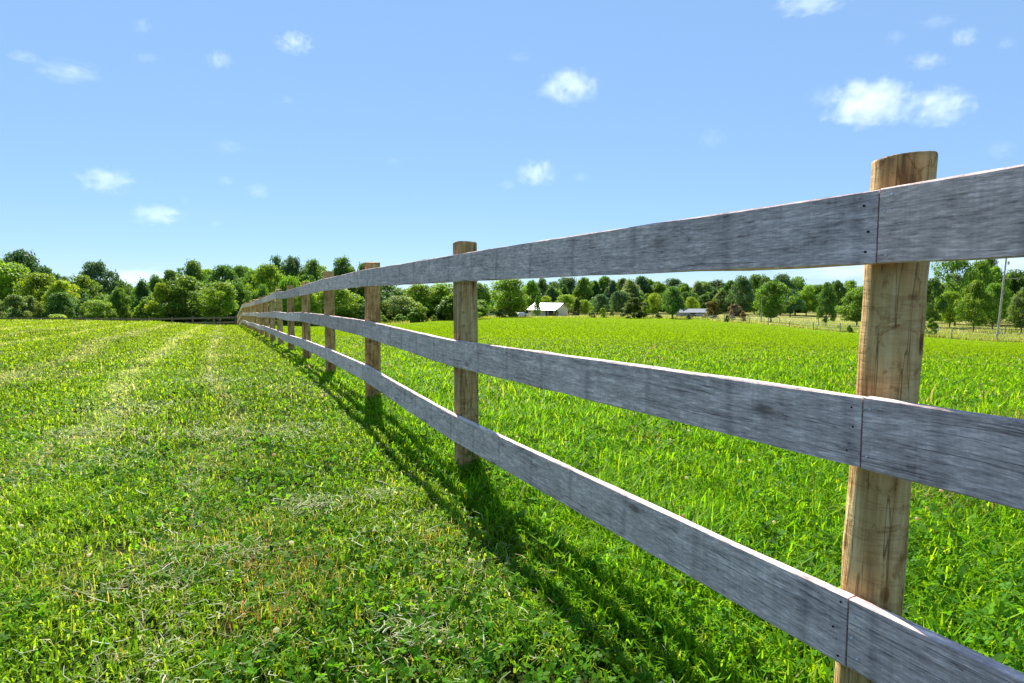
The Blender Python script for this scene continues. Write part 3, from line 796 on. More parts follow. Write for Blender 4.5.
COLS = {'dark': (.088, .180, .034), 'mid': (.13, .245, .030), 'bright': (.175, .30, .025), 'lime': (.24, .35, .024), 'blue': (.082, .165, .072),
        'pale': (.165, .26, .075), 'olive': (.065, .112, .020), 'rust': (.13, .13, .03), 'pink': (.19, .165, .135), 'red': (.18, .15, .05)}
_tn = [0]
def tree(px, top, wpx, Y, kind, colr, label, group=None, name='tree', cat='tree', basepy=None):
    X = (px - 512) / F * Y
    g = gz(X, Y)
    ztop = EYE + (295 - top) / F * Y
    H = max(ztop - g, .4) * 1.02; W = wpx / F * Y * (1.08 if Y < 190 else 1.42)
    i = _tn[0]; _tn[0] += 1
    cm, tm, _ = PROTO[kind][i % len(PROTO[kind])]
    o = empty(name, (X, Y, g - .02), (i * 2.399) % 6.28)
    tag(o, label, cat, group)
    t = link('trunk' if kind != 'shrub' else 'stem', tm, o, scale=(max(W, H * .5), max(W, H * .5), H))
    c = link('crown' if kind != 'shrub' else 'foliage', cm, o, scale=(W, W, H))
    rg = np.random.default_rng(7000 + i); j = 1 + rg.normal(0, .08)
    cc = COLS[colr]
    c.color = (cc[0] * j * (1 + rg.normal(0, .07)), cc[1] * j, cc[2] * j, 1)
    return o

TREES = [
 # px, top, width, depth, kind, colour, label, group
 (16, 295, 26, 76, 'oval', 'pale', 'pale young tree at the very left of the wood edge, above the lawn', 'L'),
 (31, 296, 20, 78, 'oval', 'pale', 'slim pale sapling second from the left end of the wood edge', 'L'),
 (62, 293, 28, 80, 'round', 'dark', 'dark rounded low tree above the yellow-green shrub at the wood edge', 'L'),
 (100, 300, 30, 80, 'round', 'bright', 'low bright bushy tree below the tall dark oak of the left woods', 'L'),
 (120, 288, 24, 84, 'oval', 'mid', 'mid-green tree at the wood edge just left of the brown fence end', 'L'),
 (12, 264, 58, 105, 'round', 'bright', 'broad bright green tree under the big dark crown at far left', 'L'),
 (42, 274, 40, 100, 'round', 'bright', 'bright spreading tree right of the broad one at far left', 'L'),
 (64, 281, 34, 96, 'oval', 'lime', 'yellow-green tree on the slope of the left woods outline', 'L'),
 (85, 276, 36, 108, 'round', 'mid', 'domed mid-green tree left of the tall dark oak', 'L'),
 (24, 252, 44, 128, 'spread', 'blue', 'tall dark blue-green crown topping the far left of the woods', 'L'),
 (-6, 256, 34, 120, 'round', 'mid', 'tall tree cut by the left border of the photo', 'L'),
 (101, 263, 36, 126, 'spread', 'blue', 'tall dark oak standing alone above the left woods skyline', 'L'),
 (122, 281, 24, 130, 'round', 'dark', 'small dark crown on the skyline right of the lone tall oak', 'L'),
 (66, 277, 14, 130, 'round', 'blue', 'small far crown in the dip of the left skyline', 'L'),
 (144, 279, 28, 92, 'cone', 'dark', 'dark pointed tree behind the left end of the brown fence', 'L'),
 (162, 284, 28, 86, 'oval', 'lime', 'yellow-green tree right of the dark pointed one behind the brown fence', 'L'),
 (187, 277, 52, 88, 'round', 'mid', 'largest full mid-green tree standing behind the brown fence', 'L'),
 (193, 262, 32, 128, 'spread', 'dark', 'tall dark tree rising above the largest full tree behind the brown fence', 'L'),
 (172, 271, 24, 124, 'round', 'dark', 'dark crown left of the tall dark tree over the brown fence', 'L'),
 (158, 275, 20, 126, 'round', 'dark', 'lower dark crown on the skyline above the dark pointed tree', 'L'),
 (219, 283, 42, 84, 'spread', 'bright', 'layered bright tree by the corner where the two plank fences meet', 'L'),
 (224, 266, 30, 124, 'round', 'dark', 'tall rounded tree above the fence corner', 'L'),
 (241, 267, 26, 128, 'round', 'dark', 'dark skyline tree just right of the rounded one above the fence corner', 'L'),
 (239, 282, 24, 96, 'round', 'dark', 'dark round tree low behind the far end of the grey plank fence', 'L'),
 (252, 271, 28, 118, 'round', 'mid', 'mid-green tree behind the farthest grey posts', 'L'),
 (271, 265, 32, 104, 'round', 'bright', 'large bright domed tree above the farthest span of grey rails', 'L'),
 (278, 257, 26, 142, 'wispy', 'blue', 'tallest bluish skyline tree behind the bright domed tree', 'L'),
 (294, 258, 26, 140, 'spread', 'blue', 'bluish spreading tree on the skyline left of the third post from the camera', 'L'),
 (316, 261, 34, 136, 'round', 'dark', 'wide dark crown on the skyline between two receding posts', 'L'),
 (346, 259, 32, 134, 'spread', 'dark', 'tall dark crown directly left of the third post from the camera', 'L'),
 (366, 264, 30, 138, 'round', 'dark', 'dark crown behind the third post from the camera', 'L'),
 (290, 276, 28, 92, 'round', 'bright', 'bright rounded tree just over the top rail at the receding posts', 'L'),
 (262, 285, 20, 92, 'round', 'mid', 'small tree peeping over the top rail near the fence end', 'L'),
 (338, 288, 46, 92, 'round', 'bright', 'wide bright tree seen between the top and middle rails left of the third post', 'L'),
 (308, 290, 32, 90, 'round', 'lime', 'yellow-green bushy tree seen between rails by the fourth post', 'L'),
 (364, 280, 36, 112, 'round', 'dark', 'dark tree behind the top rail at the third post', 'L'),
 (390, 283, 40, 140, 'round', 'dark', 'dark wood tree under the top rail right of the third post', 'C'),
 (398, 296, 32, 112, 'round', 'pale', 'pale bushy tree above the row of low shrubs', 'C'),
 (419, 285, 36, 122, 'round', 'bright', 'bright tree midway between second and third posts under the top rail', 'C'),
 (443, 283, 34, 124, 'round', 'bright', 'bright tree just left of the second post under the top rail', 'C'),
 (470, 283, 32, 140, 'round', 'dark', 'dark tree hidden behind the second post', 'C'),
 (510, 279, 44, 160, 'round', 'bright', 'big rounded shade tree beside the white farmhouse', 'C'),
 (532, 281, 17, 215, 'oval', 'mid', 'narrow tree between the big shade tree and the farmhouse roof', 'C'),
 (542, 279, 16, 235, 'oval', 'dark', 'dark narrow tree rising behind the left half of the farmhouse roof', 'C'),
 (551, 286, 17, 218, 'cone', 'blue', 'blue-green conical tree behind the farmhouse roof', 'C'),
 (568, 278, 24, 240, 'spread', 'blue', 'dark ragged oak above the farmhouse gable', 'C'),
 (584, 278, 18, 225, 'oval', 'mid', 'tall straight tree right of the dark ragged oak', 'C'),
 (594, 281, 16, 228, 'oval', 'dark', 'dark narrow tree second to the right of the farmhouse gable', 'C'),
 (604, 277, 18, 230, 'oval', 'mid', 'tall tree topping the wood above two little bushes', 'C'),
 (612, 280, 17, 222, 'cone', 'blue', 'bluish pointed tree left of the pale broad cone', 'C'),
 (537, 295, 8, 184, 'cone', 'mid', 'small conical tree standing in front of the white farmhouse', 'C'),
 (577, 298, 13, 186, 'cone', 'olive', 'small dark cone-shaped tree right of the farmhouse gable', 'C'),
 (585, 300, 11, 190, 'round', 'lime', 'little yellow-green tree right of the small dark cone', 'C'),
 (546, 296, 12, 212, 'round', 'lime', 'yellow-green tree top showing over the farmhouse ridge', 'C'),
 (566, 295, 18, 212, 'round', 'lime', 'yellow-green tree behind the farmhouse gable peak', 'C'),
 (622, 279, 18, 235, 'oval', 'dark', 'dark tree behind the left shoulder of the pale broad cone', 'C'),
 (630, 279, 26, 205, 'cone', 'pale', 'pale broad cone-shaped tree above the dark olive bush', 'C'),
 (641, 277, 20, 225, 'oval', 'blue', 'dark tall tree just right of the pale broad cone', 'C'),
 (649, 280, 16, 230, 'oval', 'mid', 'mid-green tree left of the round shade tree in the wood row', 'C'),
 (658, 282, 18, 222, 'oval', 'mid', 'tree crown over the yellow-green saplings', 'C'),
 (674, 279, 20, 236, 'spread', 'blue', 'dark twin-topped tree behind the round shade tree', 'C'),
 (684, 284, 16, 220, 'oval', 'mid', 'tree right behind the round shade tree, left of the pale pair', 'C'),
 (697, 281, 18, 215, 'cone', 'pale', 'left of the pale pair of tall trees behind the grey shed', 'C'),
 (706, 283, 16, 216, 'oval', 'pale', 'right of the pale pair of tall trees behind the grey shed', 'C'),
 (717, 280, 19, 225, 'spread', 'blue', 'dark tall tree above the rusty round bush', 'C'),
 (721, 289, 17, 200, 'cone', 'pale', 'pale rounded cone tree behind the rusty round bush', 'C'),
 (672, 287, 26, 140, 'round', 'dark', 'round dark shade tree on a bare trunk left of the grey shed', 'C'),
 (653, 293, 18, 156, 'round', 'lime', 'yellow-green sapling between the olive bush and the round shade tree', 'C'),
 (646, 300, 11, 150, 'round', 'bright', 'small bright sapling close beside the dark olive bush', 'C'),
 (691, 297, 14, 175, 'round', 'lime', 'yellow-green tree above the grey shed roof', 'C'),
 (730, 281, 18, 205, 'oval', 'dark', 'dark tree above the pinkish bush', 'R'),
 (742, 276, 28, 180, 'round', 'blue', 'large dark tree above the reddish shrub', 'R'),
 (754, 275, 20, 200, 'spread', 'mid', 'ragged mid-green crown on the skyline over the grey pole', 'R'),
 (765, 278, 18, 195, 'oval', 'dark', 'dark crown over the left shoulder of the big maple', 'R'),
 (780, 275, 22, 190, 'spread', 'blue', 'dark tall crown over the right shoulder of the big maple', 'R'),
 (795, 277, 24, 195, 'round', 'mid', 'domed mid-green tree right of the big maple on the skyline', 'R'),
 (806, 286, 24, 180, 'round', 'bright', 'lower bright tree in the gap between the maple and the oval tree', 'R'),
 (818, 285, 22, 185, 'round', 'mid', 'mid-green tree directly left of the dark oval tree', 'R'),
 (790, 290, 26, 170, 'round', 'blue', 'dark lower tree behind the right side of the big maple', 'R'),
 (836, 281, 20, 180, 'oval', 'dark', 'tree behind the right side of the dark oval tree', 'R'),
 (851, 281, 22, 190, 'round', 'mid', 'skyline tree just left of the nearest post', 'R'),
 (771, 282, 32, 115, 'round', 'mid', 'big rounded maple standing alone in the rough grass', 'R'),
 (826, 283, 21, 108, 'oval', 'dark', 'dark oval tree standing alone left of the nearest post', 'R'),
 (857, 288, 32, 116, 'round', 'mid', 'rounded tree half hidden by the left side of the nearest post', 'R'),
 (932, 279, 28, 120, 'oval', 'dark', 'dark tree against the right side of the nearest post', 'R'),
 (955, 259, 40, 128, 'wispy', 'mid', 'tall airy tree with open branches right of the nearest post', 'R'),
 (978, 262, 26, 136, 'round', 'mid', 'tall full tree between the airy tree and the utility pole', 'R'),
 (988, 257, 22, 160, 'wispy', 'dark', 'thin dark treetop left of the utility pole under the rail', 'R'),
 (994, 268, 30, 140, 'round', 'bright', 'bright tree behind the utility pole', 'R'),
 (974, 281, 28, 104, 'oval', 'mid', 'cone-shaped tree on a short trunk left of the utility pole', 'R'),
 (993, 284, 26, 112, 'round', 'mid', 'rounded tree just left of the utility pole, behind the cone-shaped one', 'R'),
 (1014, 270, 30, 140, 'round', 'dark', 'dark tree directly right of the utility pole', 'R'),
 (1022, 288, 24, 100, 'round', 'pale', 'pale tree cut by the right border of the photo', 'R'),
 (1045, 272, 40, 130, 'round', 'mid', None, 'R'),
 (950, 292, 26, 122, 'round', 'bright', 'low bright tree in front of the airy tree', 'R'),
]
SHRUBS = [
 (57, 314, 26, 66, 'lime', 'yellow-green shrub at the foot of the left woods'),
 (383, 315, 10, 104, 'bright', 'leftmost low shrub in the row beside the third post'),
 (400, 314, 14, 106, 'mid', 'second low shrub in the row right of the third post'),
 (413, 312, 13, 108, 'mid', 'tallest low shrub in the row right of the third post'),
 (423, 314, 9, 109, 'bright', 'small shrub at the right end of the low row'),
 (434, 315, 6, 114, 'pale', 'lone small weed bush midway to the second post'),
 (452, 315, 7, 122, 'pale', 'small weed bush close to the left of the second post'),
 (484, 311, 12, 152, 'mid', 'low bush right of the second post at the field edge'),
 (501, 309, 14, 150, 'dark', 'dark bush at the foot of the big shade tree'),
 (512, 309, 12, 156, 'bright', 'bright bush left of the farmhouse yard'),
 (556, 310, 6, 178, 'olive', 'small dark bush against the farmhouse gable'),
 (592, 310, 8, 152, 'pale', 'left one of two little bushes at the field edge'),
 (603, 308, 7, 152, 'lime', 'upright bright bush right of the two little bushes'),
 (612, 306, 4, 154, 'pale', 'thin upright sapling at the field edge'),
 (634, 298, 25, 142, 'olive', 'large dome-shaped dark olive bush at the field edge'),
 (712, 301, 18, 142, 'rust', 'round rusty-green bush at the right end of the grey shed'),
 (735, 304, 15, 128, 'pink', 'pinkish brown leafless-looking bush right of the rusty bush'),
 (743, 311, 8, 111, 'red', 'small reddish shrub at the wire fence'),
 (727, 315, 5, 112, 'olive', 'small dark weed left of the reddish shrub at the wire fence'),
 (850, 325, 6, 87, 'dark', 'small dark weed by the wire fence near the nearest post'),
 (932, 318, 11, 81, 'mid', 'bushy sapling by the wire fence right of the nearest post'),
 (689, 314, 6, 139, 'olive', 'small dark weed in front of the grey shed'),
 (658, 313, 7, 140, 'olive', 'small dark weed right of the olive bush'),
]
GROUPS = {'L': 'trees of the left woods', 'C': 'trees behind the field by the farmhouse', 'R': 'trees on the right beyond the wire fence'}

def build_trees():
    make_protos()
    for (px, top, w, Y, kind, c, lab, g) in TREES:
        if lab is None: continue
        tree(px, top, w, Y, kind, c, lab, GROUPS[g])
    for (px, top, w, Y, c, lab) in SHRUBS:
        tree(px, top, w, Y, 'shrub', c, lab, 'shrubs along the field edge', name='shrub', cat='shrub')
    # the wood itself, one mass behind the trees one can tell apart
    parts = []
    def put(kind, X, Y, H, W, col, rot):
        pr = PROTO[kind][int(rng.integers(len(PROTO[kind])))][2]
        V = pr[0].copy(); c, s = math.cos(rot), math.sin(rot)
        x = (V[:, 0] * c - V[:, 1] * s) * W + X; y = (V[:, 0] * s + V[:, 1] * c) * W + Y; z = V[:, 2] * H + gz(X, Y) - .1
        parts.append((np.stack([x, y, z], -1), pr[1], pr[2], pr[3] * np.array(col)))
    prof_x = [-120, 0, 40, 66, 100, 122, 150, 190, 225, 270, 300, 345, 400, 470, 520, 600, 700, 735, 800, 850, 900, 960, 1024, 1130]
    prof_t = [262, 262, 268, 284, 280, 286, 282, 272, 272, 266, 266, 268, 289, 288, 286, 284, 286, 283, 286, 288, 284, 274, 274, 276]
    for px in np.arange(-100, 480, 9.0):
        for Y, dt in ((118, 11), (146, 0)):
            Y = Y + rng.normal(0, 4); X = (px + rng.normal(0, 4) - 512) / F * Y
            top = np.interp(px, prof_x, prof_t) + dt + rng.normal(0, 2.5)
            put(['round', 'round', 'spread', 'oval'][int(rng.integers(4))], X, Y, EYE + (295 - top) / F * Y - gz(X, Y), 30 / F * Y, np.array(COLS[['dark', 'mid', 'dark', 'blue', 'bright'][int(rng.integers(5))]]) * (1 + rng.normal(0, .1)), rng.random() * 6.28)
    for px in np.arange(470, 1130, 9.0):
        for Y, dt in ((205, 8), (232, 3), (262, -1)):
            if px > 880: Y = Y - 62
            if 505 < px < 590 and Y < 220: continue      # the farmyard
            Y = Y + rng.normal(0, 6); X = (px + rng.normal(0, 4) - 512) / F * Y
            top = np.interp(px, prof_x, prof_t) + dt + rng.normal(0, 2)
            put(['oval', 'round', 'cone', 'oval'][int(rng.integers(4))], X, Y, EYE + (295 - top) / F * Y - gz(X, Y), 21 / F * Y, np.array(COLS[['dark', 'mid', 'dark', 'blue', 'blue'][int(rng.integers(5))]]) * (1 + rng.normal(0, .1)), rng.random() * 6.28)
    # undergrowth along the wood's foot
    for px in np.arange(-60, 470, 7.0):
        Y = (96 if px < 380 else 124) + rng.normal(0, 4); X = (px - 512) / F * Y
        put('shrub', X, Y, 2.2 + 2.6 * rng.random(), 3 + 2 * rng.random(), np.array(COLS[['dark', 'mid', 'bright', 'blue'][int(rng.integers(4))]]), rng.random() * 6.28)
    q = merge(parts)
    o = link('woods', np_mesh('woods', q[0], q[1], q[2], M_leaf, q[3]))
    tag(o, 'dense green woods closing off the fields all along the horizon', 'woods', kind='stuff')

# ------------------------------------------------------------------ buildings, wire fences, poles, cars
def build_house():
    Y = 196.0; X = (549 - 512) / F * Y
    z = -5.95
    root = empty('farmhouse', (X, Y, z), math.radians(-38))
    tag(root, 'small white farmhouse with a pale metal roof and cream gable across the field', 'house')
    # local: x along ridge, gable at +x; long side faces -y
    Lh, Wd, hw, hr = 5.2, 3.1, 2.55, 4.35
    mb = MB(); mb.box(-Lh, Lh - .003, -Wd, Wd, -.6, hw); mb.build('wall', M_white, root)
    mb = MB(); mb.add([(Lh, -Wd, -.6), (Lh, Wd, -.6), (Lh, Wd, hw), (Lh, 0, hr - .05), (Lh, -Wd, hw), (Lh + .08, -Wd, -.6), (Lh + .08, Wd, -.6), (Lh + .08, Wd, hw), (Lh + .08, 0, hr - .05), (Lh + .08, -Wd, hw)],
                      [(0, 1, 2, 3, 4), (9, 8, 7, 6, 5), (0, 5, 6, 1), (1, 6, 7, 2), (2, 7, 8, 3), (3, 8, 9, 4), (4, 9, 5, 0)])
    mb.build('gable', M_siding, root)
    mb = MB(); o = .45; t = .1
    k = (hr - hw) / Wd
    for s in (-1, 1):
        ye = s * (Wd + (1.6 if s < 0 else o)); ze = hw - k * (o if s > 0 else 1.6) * (.45 if s < 0 else 1)
        x0, x1 = -Lh - o, Lh + o
        mb.add([(x0, 0, hr), (x1, 0, hr), (x1, ye, ze), (x0, ye, ze), (x0, 0, hr + t), (x1, 0, hr + t), (x1, ye, ze + t), (x0, ye, ze + t)],
               [(0, 1, 2, 3), (4, 7, 6, 5), (0, 4, 5, 1), (1, 5, 6, 2), (2, 6, 7, 3), (3, 7, 4, 0)])
    rf = mb.build('roof', M_roof, root)
    mb = MB()
    mb.box(-Lh - .46, Lh + .46, -.12, .12, hr + t - .02, hr + t + .08); mb.build('ridge_cap', M_white, rf)
    for xx in (-4.9, -2.4, 0.2, 2.7, 5.0):
        mb = MB(); mb.box(xx - .07, xx + .07, -Wd - 1.5, -Wd - 1.36, -.6, hw - .38); mb.build('porch_post', M_white, root)
    mb = MB(); mb.box(.8, 4.2, -Wd - .04, -Wd - .001, 0, 2.1); dr = mb.build('door', M_dark, root)
    mb = MB(); mb.box(4.05, 4.1, -Wd - .1, -Wd - .04, 1.0, 1.1); mb.build('handle', M_metal, dr)
    for xx in (-3.8, -1.5):
        mb = MB(); mb.box(xx - .55, xx + .55, -Wd - .05, -Wd - .002, .95, 2.0); w = mb.build('window', M_white, root)
        mb = MB(); mb.box(xx - .47, xx + .47, -Wd - .06, -Wd - .051, 1.02, 1.94); mb.build('pane', M_glass, w)

def build_shed():
    Y = 160.0; X = (692 - 512) / F * Y; z = gz(X, Y)
    root = empty('low_shed', (X, Y, z), math.radians(6))
    tag(root, 'long low grey shed with a light roof between the round tree and rusty bush', 'shed')
    z1 = 1.3; zr = 2.15
    MB().box(-3.9, 3.9, -1.6, 1.6, -.6, z1).build('wall', M_greywall, root)
    mb = MB()
    for s in (-1, 1):
        mb.add([(-4.2, 0, zr), (4.2, 0, zr), (4.2, s * 1.95, z1 - .12), (-4.2, s * 1.95, z1 - .12), (-4.2, 0, zr + .08), (4.2, 0, zr + .08), (4.2, s * 1.95, z1 - .04), (-4.2, s * 1.95, z1 - .04)],
               [(0, 1, 2, 3), (4, 7, 6, 5), (0, 4, 5, 1), (1, 5, 6, 2), (2, 6, 7, 3), (3, 7, 4, 0)])
    mb.build('roof', M_greyroof, root)
    for s in (-3.9, 3.9):
        mb = MB(); q = .03 if s > 0 else -.03
        mb.add([(s, -1.6, z1), (s, 1.6, z1), (s, 0, zr - .02), (s + q, -1.6, z1), (s + q, 1.6, z1), (s + q, 0, zr - .02)], [(0, 1, 2), (5, 4, 3), (0, 3, 4, 1), (1, 4, 5, 2), (2, 5, 3, 0)])
        mb.build('gable', M_greywall, root)
    MB().box(-1.2, .3, -1.64, -1.602, -.2, 1.15).build('door', M_dark, root)

def build_car():
    Y = 180.0; X = (521 - 512) / F * Y; z = gz(X, Y)
    root = empty('parked_car', (X, Y, z), math.radians(14))
    tag(root, 'silver car parked left of the farmhouse under the big shade tree', 'car')
    body = [(-2.1, .35), (-2.1, .75), (-1.3, .9), (-.7, 1.4), (.8, 1.42), (1.5, .95), (2.1, .85), (2.15, .35)]
    n = len(body); mb = MB()
    vs = [(x, -.82 if h < 1 else -.66, h) for x, h in body] + [(x, .82 if h < 1 else .66, h) for x, h in body]
    fs = [tuple(range(n)), tuple(range(2 * n - 1, n - 1, -1))] + [((i + 1) % n, i, n + i, n + (i + 1) % n) for i in range(n)]
    mb.add(vs, fs).build('body', M_silver, root)
    for sy in (-1, 1):
        mb = MB(); yy = .77 * sy
        mb.add([(-1.1, yy, .95), (1.2, yy, .95), (.7, .685 * sy, 1.34), (-.6, .685 * sy, 1.34)], [(0, 1, 2, 3)]); mb.build('side_window', M_glass, root)
        for xx in (-1.3, 1.3):
            MB().tube([(xx, sy * .68, .32), (xx, sy * .86, .32)], [.32, .32], 14).build('wheel', M_tyre, root)

def wire_fence(name, pts, label, H=1.15, mat=M_oldwood, every=5.5, wires=(.35, .7, 1.05), wr=.012):
    P = []
    for (px, Y) in pts: P.append(Vector(((px - 512) / F * Y, Y, 0)))
    d = [0]
    for a, b in zip(P, P[1:]): d.append(d[-1] + (b - a).length)
    n = int(d[-1] / every)
    root = empty(name, (P[0].x, P[0].y, gz(P[0].x, P[0].y)))
    tag(root, label, 'fence')
    tops = []
    for i in range(n + 1):
        s = d[-1] * i / n
        x = float(np.interp(s, d, [p.x for p in P])); y = float(np.interp(s, d, [p.y for p in P])); z = gz(x, y)
        h = H * (1 + .18 * math.sin(i * 4.1)); tl = .05 * math.sin(i * 2.7)
        o = MB().tube([(0, 0, -.4), (tl * .3, 0, .4), (tl, 0, h)], [.085, .08, .075], 8).build('post', mat, root, loc=Vector((x, y, z)) - root.location)
        tops.append(Vector((x, y, z)) - root.location)
    for hz in wires:
        mb = MB(); mb.tube([t + Vector((0, -.09, hz)) for t in tops], [wr] * len(tops), 4); mb.build('wire', M_wire, root)
    return root

def build_poles():
    Y = 92.0; X = (998.5 - 512) / F * Y; z = gz(X, Y)
    root = empty('utility_pole', (X, Y, z)); root.rotation_euler = (0, .052, 0)
    tag(root, 'weathered grey wooden utility pole leaning slightly at the right border', 'utility pole')
    H = EYE + (295 - 256) / F * Y - z
    MB().tube([(0, 0, -.5), (0, 0, H * .5), (0, 0, H)], [.145, .13, .11]).build('shaft', M_oldwood, root)
    zc = H * .72
    MB().box(-.2, 2.0, -.26, -.14, zc - .05, zc + .06).build('crossarm', M_oldwood, root)
    MB().tube([(.35, -.1, H - 1.35), (.35, -.1, H - .85)], [.13, .13], 10).build('transformer_can', M_metal, root)
    MB().tube([(.0, -.1, H - 1.0), (.35, -.1, H - 1.0)], [.03, .03], 6).build('bracket', M_metal, root)
    ins = MB(); ins.tube([(0, 0, H - .01), (0, 0, H + .12)], [.04, .03], 8); ins.build('insulator', M_metal, root)
    for s in (1.85,):
        MB().tube([(s, -.2, zc + .06), (s, -.2, zc + .2)], [.035, .025], 8).build('insulator', M_metal, root)
    mb = MB(); a = Vector((1.85, -.2, zc + .2)); e = Vector((40, -6, zc - 1.2))
    pts = [a.lerp(e, t) - Vector((0, 0, 1.3 * 4 * t * (1 - t))) for t in np.linspace(0, 1, 14)]
    mb.tube(pts, [.011] * 14, 4); mb.build('cable', M_wire, root)
    Y = 112.0; X = (761 - 512) / F * Y; z = gz(X, Y)
    p2 = empty('bare_pole', (X, Y, z))
    tag(p2, 'thin pale grey pole standing in front of the big maple', 'pole')
    MB().tube([(0, 0, -.3), (0, 0, 2.6), (.02, 0, EYE + (295 - 296) / F * Y - z)], [.10, .09, .075], 8).build('shaft', M_oldwood, p2)
    MB().box(-.16, .16, -.16, -.08, .9, 1.7).build('meter_box', M_metal, p2)

# ------------------------------------------------------------------ clouds
def cloud_mat():
    m, nt = new_mat('cloud_vapour')
    tc = N(nt, 'ShaderNodeTexCoord').outputs['Object']; oi = N(nt, 'ShaderNodeObjectInfo')
    off = N(nt, 'ShaderNodeCombineXYZ')
    for i, k in enumerate((37.0, 91.0, 13.0)): L(nt, math_node(nt, 'MULTIPLY', oi.outputs['Random'], k), off.inputs[i])
    v = N(nt, 'ShaderNodeVectorMath', operation='ADD'); L(nt, tc, v.inputs[0]); L(nt, off.outputs[0], v.inputs[1])
    ln = N(nt, 'ShaderNodeVectorMath', operation='LENGTH'); L(nt, tc, ln.inputs[0])
    fall = math_node(nt, 'SUBTRACT', 1.0, math_node(nt, 'POWER', ln.outputs['Value'], 1.6))
    n1 = noise(nt, mapping(nt, v.outputs[0], (1.6, 1.0, 1.0)), 1.9, 7, .66, .5)
    s = math_node(nt, 'ADD', math_node(nt, 'MULTIPLY', fall, .85), math_node(nt, 'MULTIPLY', math_node(nt, 'SUBTRACT', n1, .5), 2.6))
    s = math_node(nt, 'SUBTRACT', s, .30, True)
    sep = N(nt, 'ShaderNodeSeparateColor'); L(nt, oi.outputs['Color'], sep.inputs[0])
    dn = math_node(nt, 'MULTIPLY', s, math_node(nt, 'MULTIPLY', sep.outputs[0], .0025))
    p = N(nt, 'ShaderNodeVolumePrincipled'); p.inputs['Color'].default_value = (.91, .925, .95, 1); p.inputs['Anisotropy'].default_value = .15
    L(nt, dn, p.inputs['Density'])
    o = N(nt, 'ShaderNodeOutputMaterial'); L(nt, p.outputs[0], o.inputs['Volume'])
    return m

CLOUDS = [
 (295, 43, 36, 20, 1.2, 'small bright puffy cloud high above the third post'),
 (219, 60, 26, 18, 1.0, 'small rounded white cloud high above the far fence end'),
 (142, 26, 18, 18, .6, 'tiny faint cloud high in the upper left sky'),
 (24, 57, 30, 12, .6, 'small flat cloud at the upper left edge'),
 (68, 72, 62, 20, .5, 'long thin wispy cloud at upper left'),
 (146, 58, 26, 12, .35, 'faint streak of cloud right of the long wispy cloud'),
 (288, 100, 16, 9, .5, 'tiny cloud below the bright puffy cloud above the third post'),
 (229, 147, 34, 14, .3, 'faint smudge of cloud in the left half of the sky, mid height'),
 (106, 180, 54, 26, .9, 'white cloud above the lone tall oak'),
 (158, 215, 54, 22, .9, 'flat-based white cloud above the dark pointed tree'),
 (226, 181, 17, 12, .7, 'tiny cloud left of the small oval cloud above the fence corner'),
 (258, 191, 26, 16, .7, 'small oval cloud above the farthest grey posts'),
 (185, 201, 11, 9, .5, 'speck of cloud up and right of the flat-based cloud'),
 (216, 223, 15, 9, .5, 'speck of cloud low above the fence corner'),
 (569, 87, 60, 34, 1.3, 'bright puffy cloud right of the second post, high up'),
 (537, 173, 40, 26, 1.3, 'bright rounded cloud low over the farmhouse'),
 (508, 185, 19, 12, .6, 'small cloud left of the rounded one over the farmhouse'),
 (580, 177, 18, 11, .5, 'small faint cloud right of the rounded one over the farmhouse'),
 (518, 57, 26, 10, .3, 'faint flat cloud above and left of the bright puffy cloud'),
 (394, 161, 16, 8, .4, 'tiny flat cloud above the middle of the fence'),
 (713, 138, 28, 22, .3, 'faint wisp of cloud in the middle of the right sky'),
 (809, 4, 68, 18, .9, 'white cloud cut by the top border of the photo'),
 (870, 104, 84, 46, 1.6, 'largest bright cumulus left of the nearest post top'),
 (940, 107, 62, 36, 1.3, 'bright cumulus above the nearest post top'),
 (826, 97, 36, 22, .4, 'thin ragged wisp trailing left of the largest cumulus'),
 (964, 37, 28, 20, 1.1, 'small rounded cloud in the upper right sky'),
 (938, 22, 36, 14, .35, 'faint wisp above the small rounded upper right cloud'),
 (927, 61, 38, 16, .8, 'flat white cloud under the small rounded upper right cloud'),
 (896, 37, 20, 14, .5, 'faint small cloud left of the rounded upper right cloud'),
 (1006, 43, 18, 14, .6, 'faint small cloud at the right border of the sky'),
 (1000, 150, 30, 20, .3, 'faint wisp low at the right border above the top rail'),
 (140, 279, 84, 22, .9, 'low white cloud bank behind the left woods skyline'),
 (1012, 262, 90, 44, .7, 'low white cloud behind the utility pole'),
 (850, 268, 150, 26, .5, 'long low white cloud bank behind the trees left of the nearest post'),
]
def build_clouds():
    m = cloud_mat()
    import bmesh
    bm = bmesh.new(); bmesh.ops.create_icosphere(bm, subdivisions=3, radius=1.0)
    me = bpy.data.meshes.new('cloud'); bm.to_mesh(me); bm.free(); me.materials.append(m)
    for i, (px, py, w, h, dens, lab) in enumerate(CLOUDS):
        Y = 6000.0
        v = 341.5 - py; depth = Y / (math.cos(PITCH) - 0 )  # forward axis pitched down
        dirv = Vector(((px - 512) / F, math.cos(PITCH) + v / F * math.sin(PITCH), -math.sin(PITCH) + v / F * math.cos(PITCH)))
        p = Vector((0, 0, EYE)) + dirv * (Y / dirv.y)
        s = Y / F * .62
        o = link('cloud', me, None, p, (0, 0, 0), (w * s, max(w, h) * s * .7, h * s))
        o.color = (dens, 1, 1, 1)
        tag(o, lab, 'cloud', 'small fair-weather clouds')

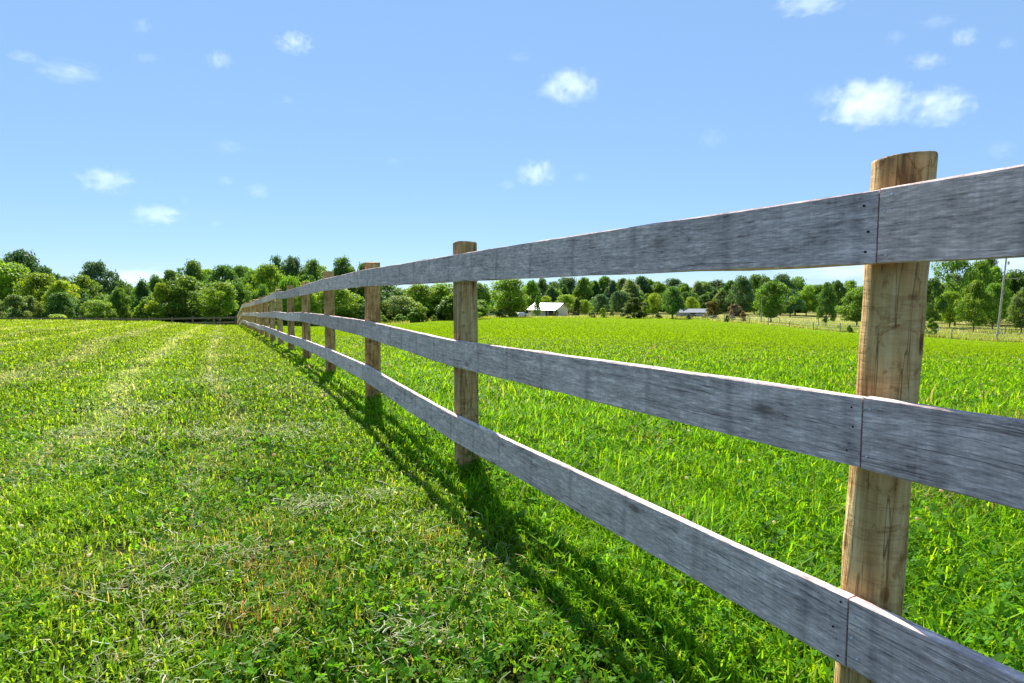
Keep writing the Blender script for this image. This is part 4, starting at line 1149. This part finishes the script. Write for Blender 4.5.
# ------------------------------------------------------------------ light, camera
SUN_EL = math.radians(47); SUN_AZ = math.radians(-12.5)   # azimuth from +Y towards +X
def build_light():
    w = bpy.data.worlds.new('World'); scene.world = w; w.use_nodes = True
    nt = w.node_tree; nt.nodes.clear()
    sk = N(nt, 'ShaderNodeTexSky', sky_type='NISHITA'); sk.sun_disc = False
    sk.sun_elevation = SUN_EL; sk.sun_rotation = SUN_AZ
    sk.altitude = 0; sk.air_density = .75; sk.dust_density = 0; sk.ozone_density = 4.0
    bg = N(nt, 'ShaderNodeBackground'); bg.inputs[1].default_value = .078
    out = N(nt, 'ShaderNodeOutputWorld')
    L(nt, mixc(nt, .70, sk.outputs[0], (1.62, 2.84, 4.7)), bg.inputs[0]); L(nt, bg.outputs[0], out.inputs[0])   # flat pale blue mixed into the sky colour, evens the horizon and lifts fill
    ld = bpy.data.lights.new('sun', 'SUN'); ld.energy = 5.0; ld.angle = math.radians(.53); ld.color = (1, .955, .88)
    lo = bpy.data.objects.new('sun', ld); COL.objects.link(lo)
    d = Vector((math.sin(SUN_AZ) * math.cos(SUN_EL), math.cos(SUN_AZ) * math.cos(SUN_EL), math.sin(SUN_EL)))
    lo.rotation_euler = d.to_track_quat('Z', 'Y').to_euler(); lo.location = (0, 0, 30)

def build_camera():
    cd = bpy.data.cameras.new('camera'); co = bpy.data.objects.new('camera', cd); COL.objects.link(co)
    co.location = (0, 0, EYE); co.rotation_euler = (math.pi / 2 - PITCH, 0, 0)
    cd.sensor_width = 36; cd.lens = F / 1024 * 36; cd.clip_start = .05; cd.clip_end = 20000
    scene.camera = co

build_ground(); build_grass(); build_cover(); build_fence(); build_cross_fence(); build_trees()
build_house(); build_shed(); build_car(); build_poles()
wire_fence('wire_fence', [(640, 148), (700, 136), (730, 111), (785, 98), (858, 86), (940, 78.5), (1015, 72.8), (1100, 66)], 'post and wire fence along the near edge of the rough grass on the right', every=4.6)
wire_fence('wire_fence', [(748, 128), (810, 112), (900, 104), (1010, 98), (1080, 94)], 'second wire fence farther back, among the lone trees on the right', every=9)
wire_fence('wire_fence', [(480, 154), (520, 160), (560, 163), (640, 158)], 'low wire fence along the field edge in front of the farmhouse', every=4.2)
build_clouds(); build_light(); build_camera()

r = scene.render; r.engine = 'CYCLES'
c = scene.cycles
c.use_denoising = True; c.denoiser = 'OPENIMAGEDENOISE'; c.denoising_input_passes = 'RGB_ALBEDO_NORMAL'; c.denoising_prefilter = 'ACCURATE'
c.max_bounces = 8; c.diffuse_bounces = 3; c.glossy_bounces = 2; c.transmission_bounces = 3; c.volume_bounces = 6; c.transparent_max_bounces = 4
c.caustics_reflective = False; c.caustics_refractive = False
c.volume_step_rate = 1.0; c.volume_max_steps = 128
c.sample_clamp_indirect = 8
vs = scene.view_settings
scene.display_settings.display_device = 'sRGB'
vs.view_transform = 'Standard'; vs.look = 'None'; vs.exposure = 1.35; vs.gamma = 1.0; vs.use_curve_mapping = False
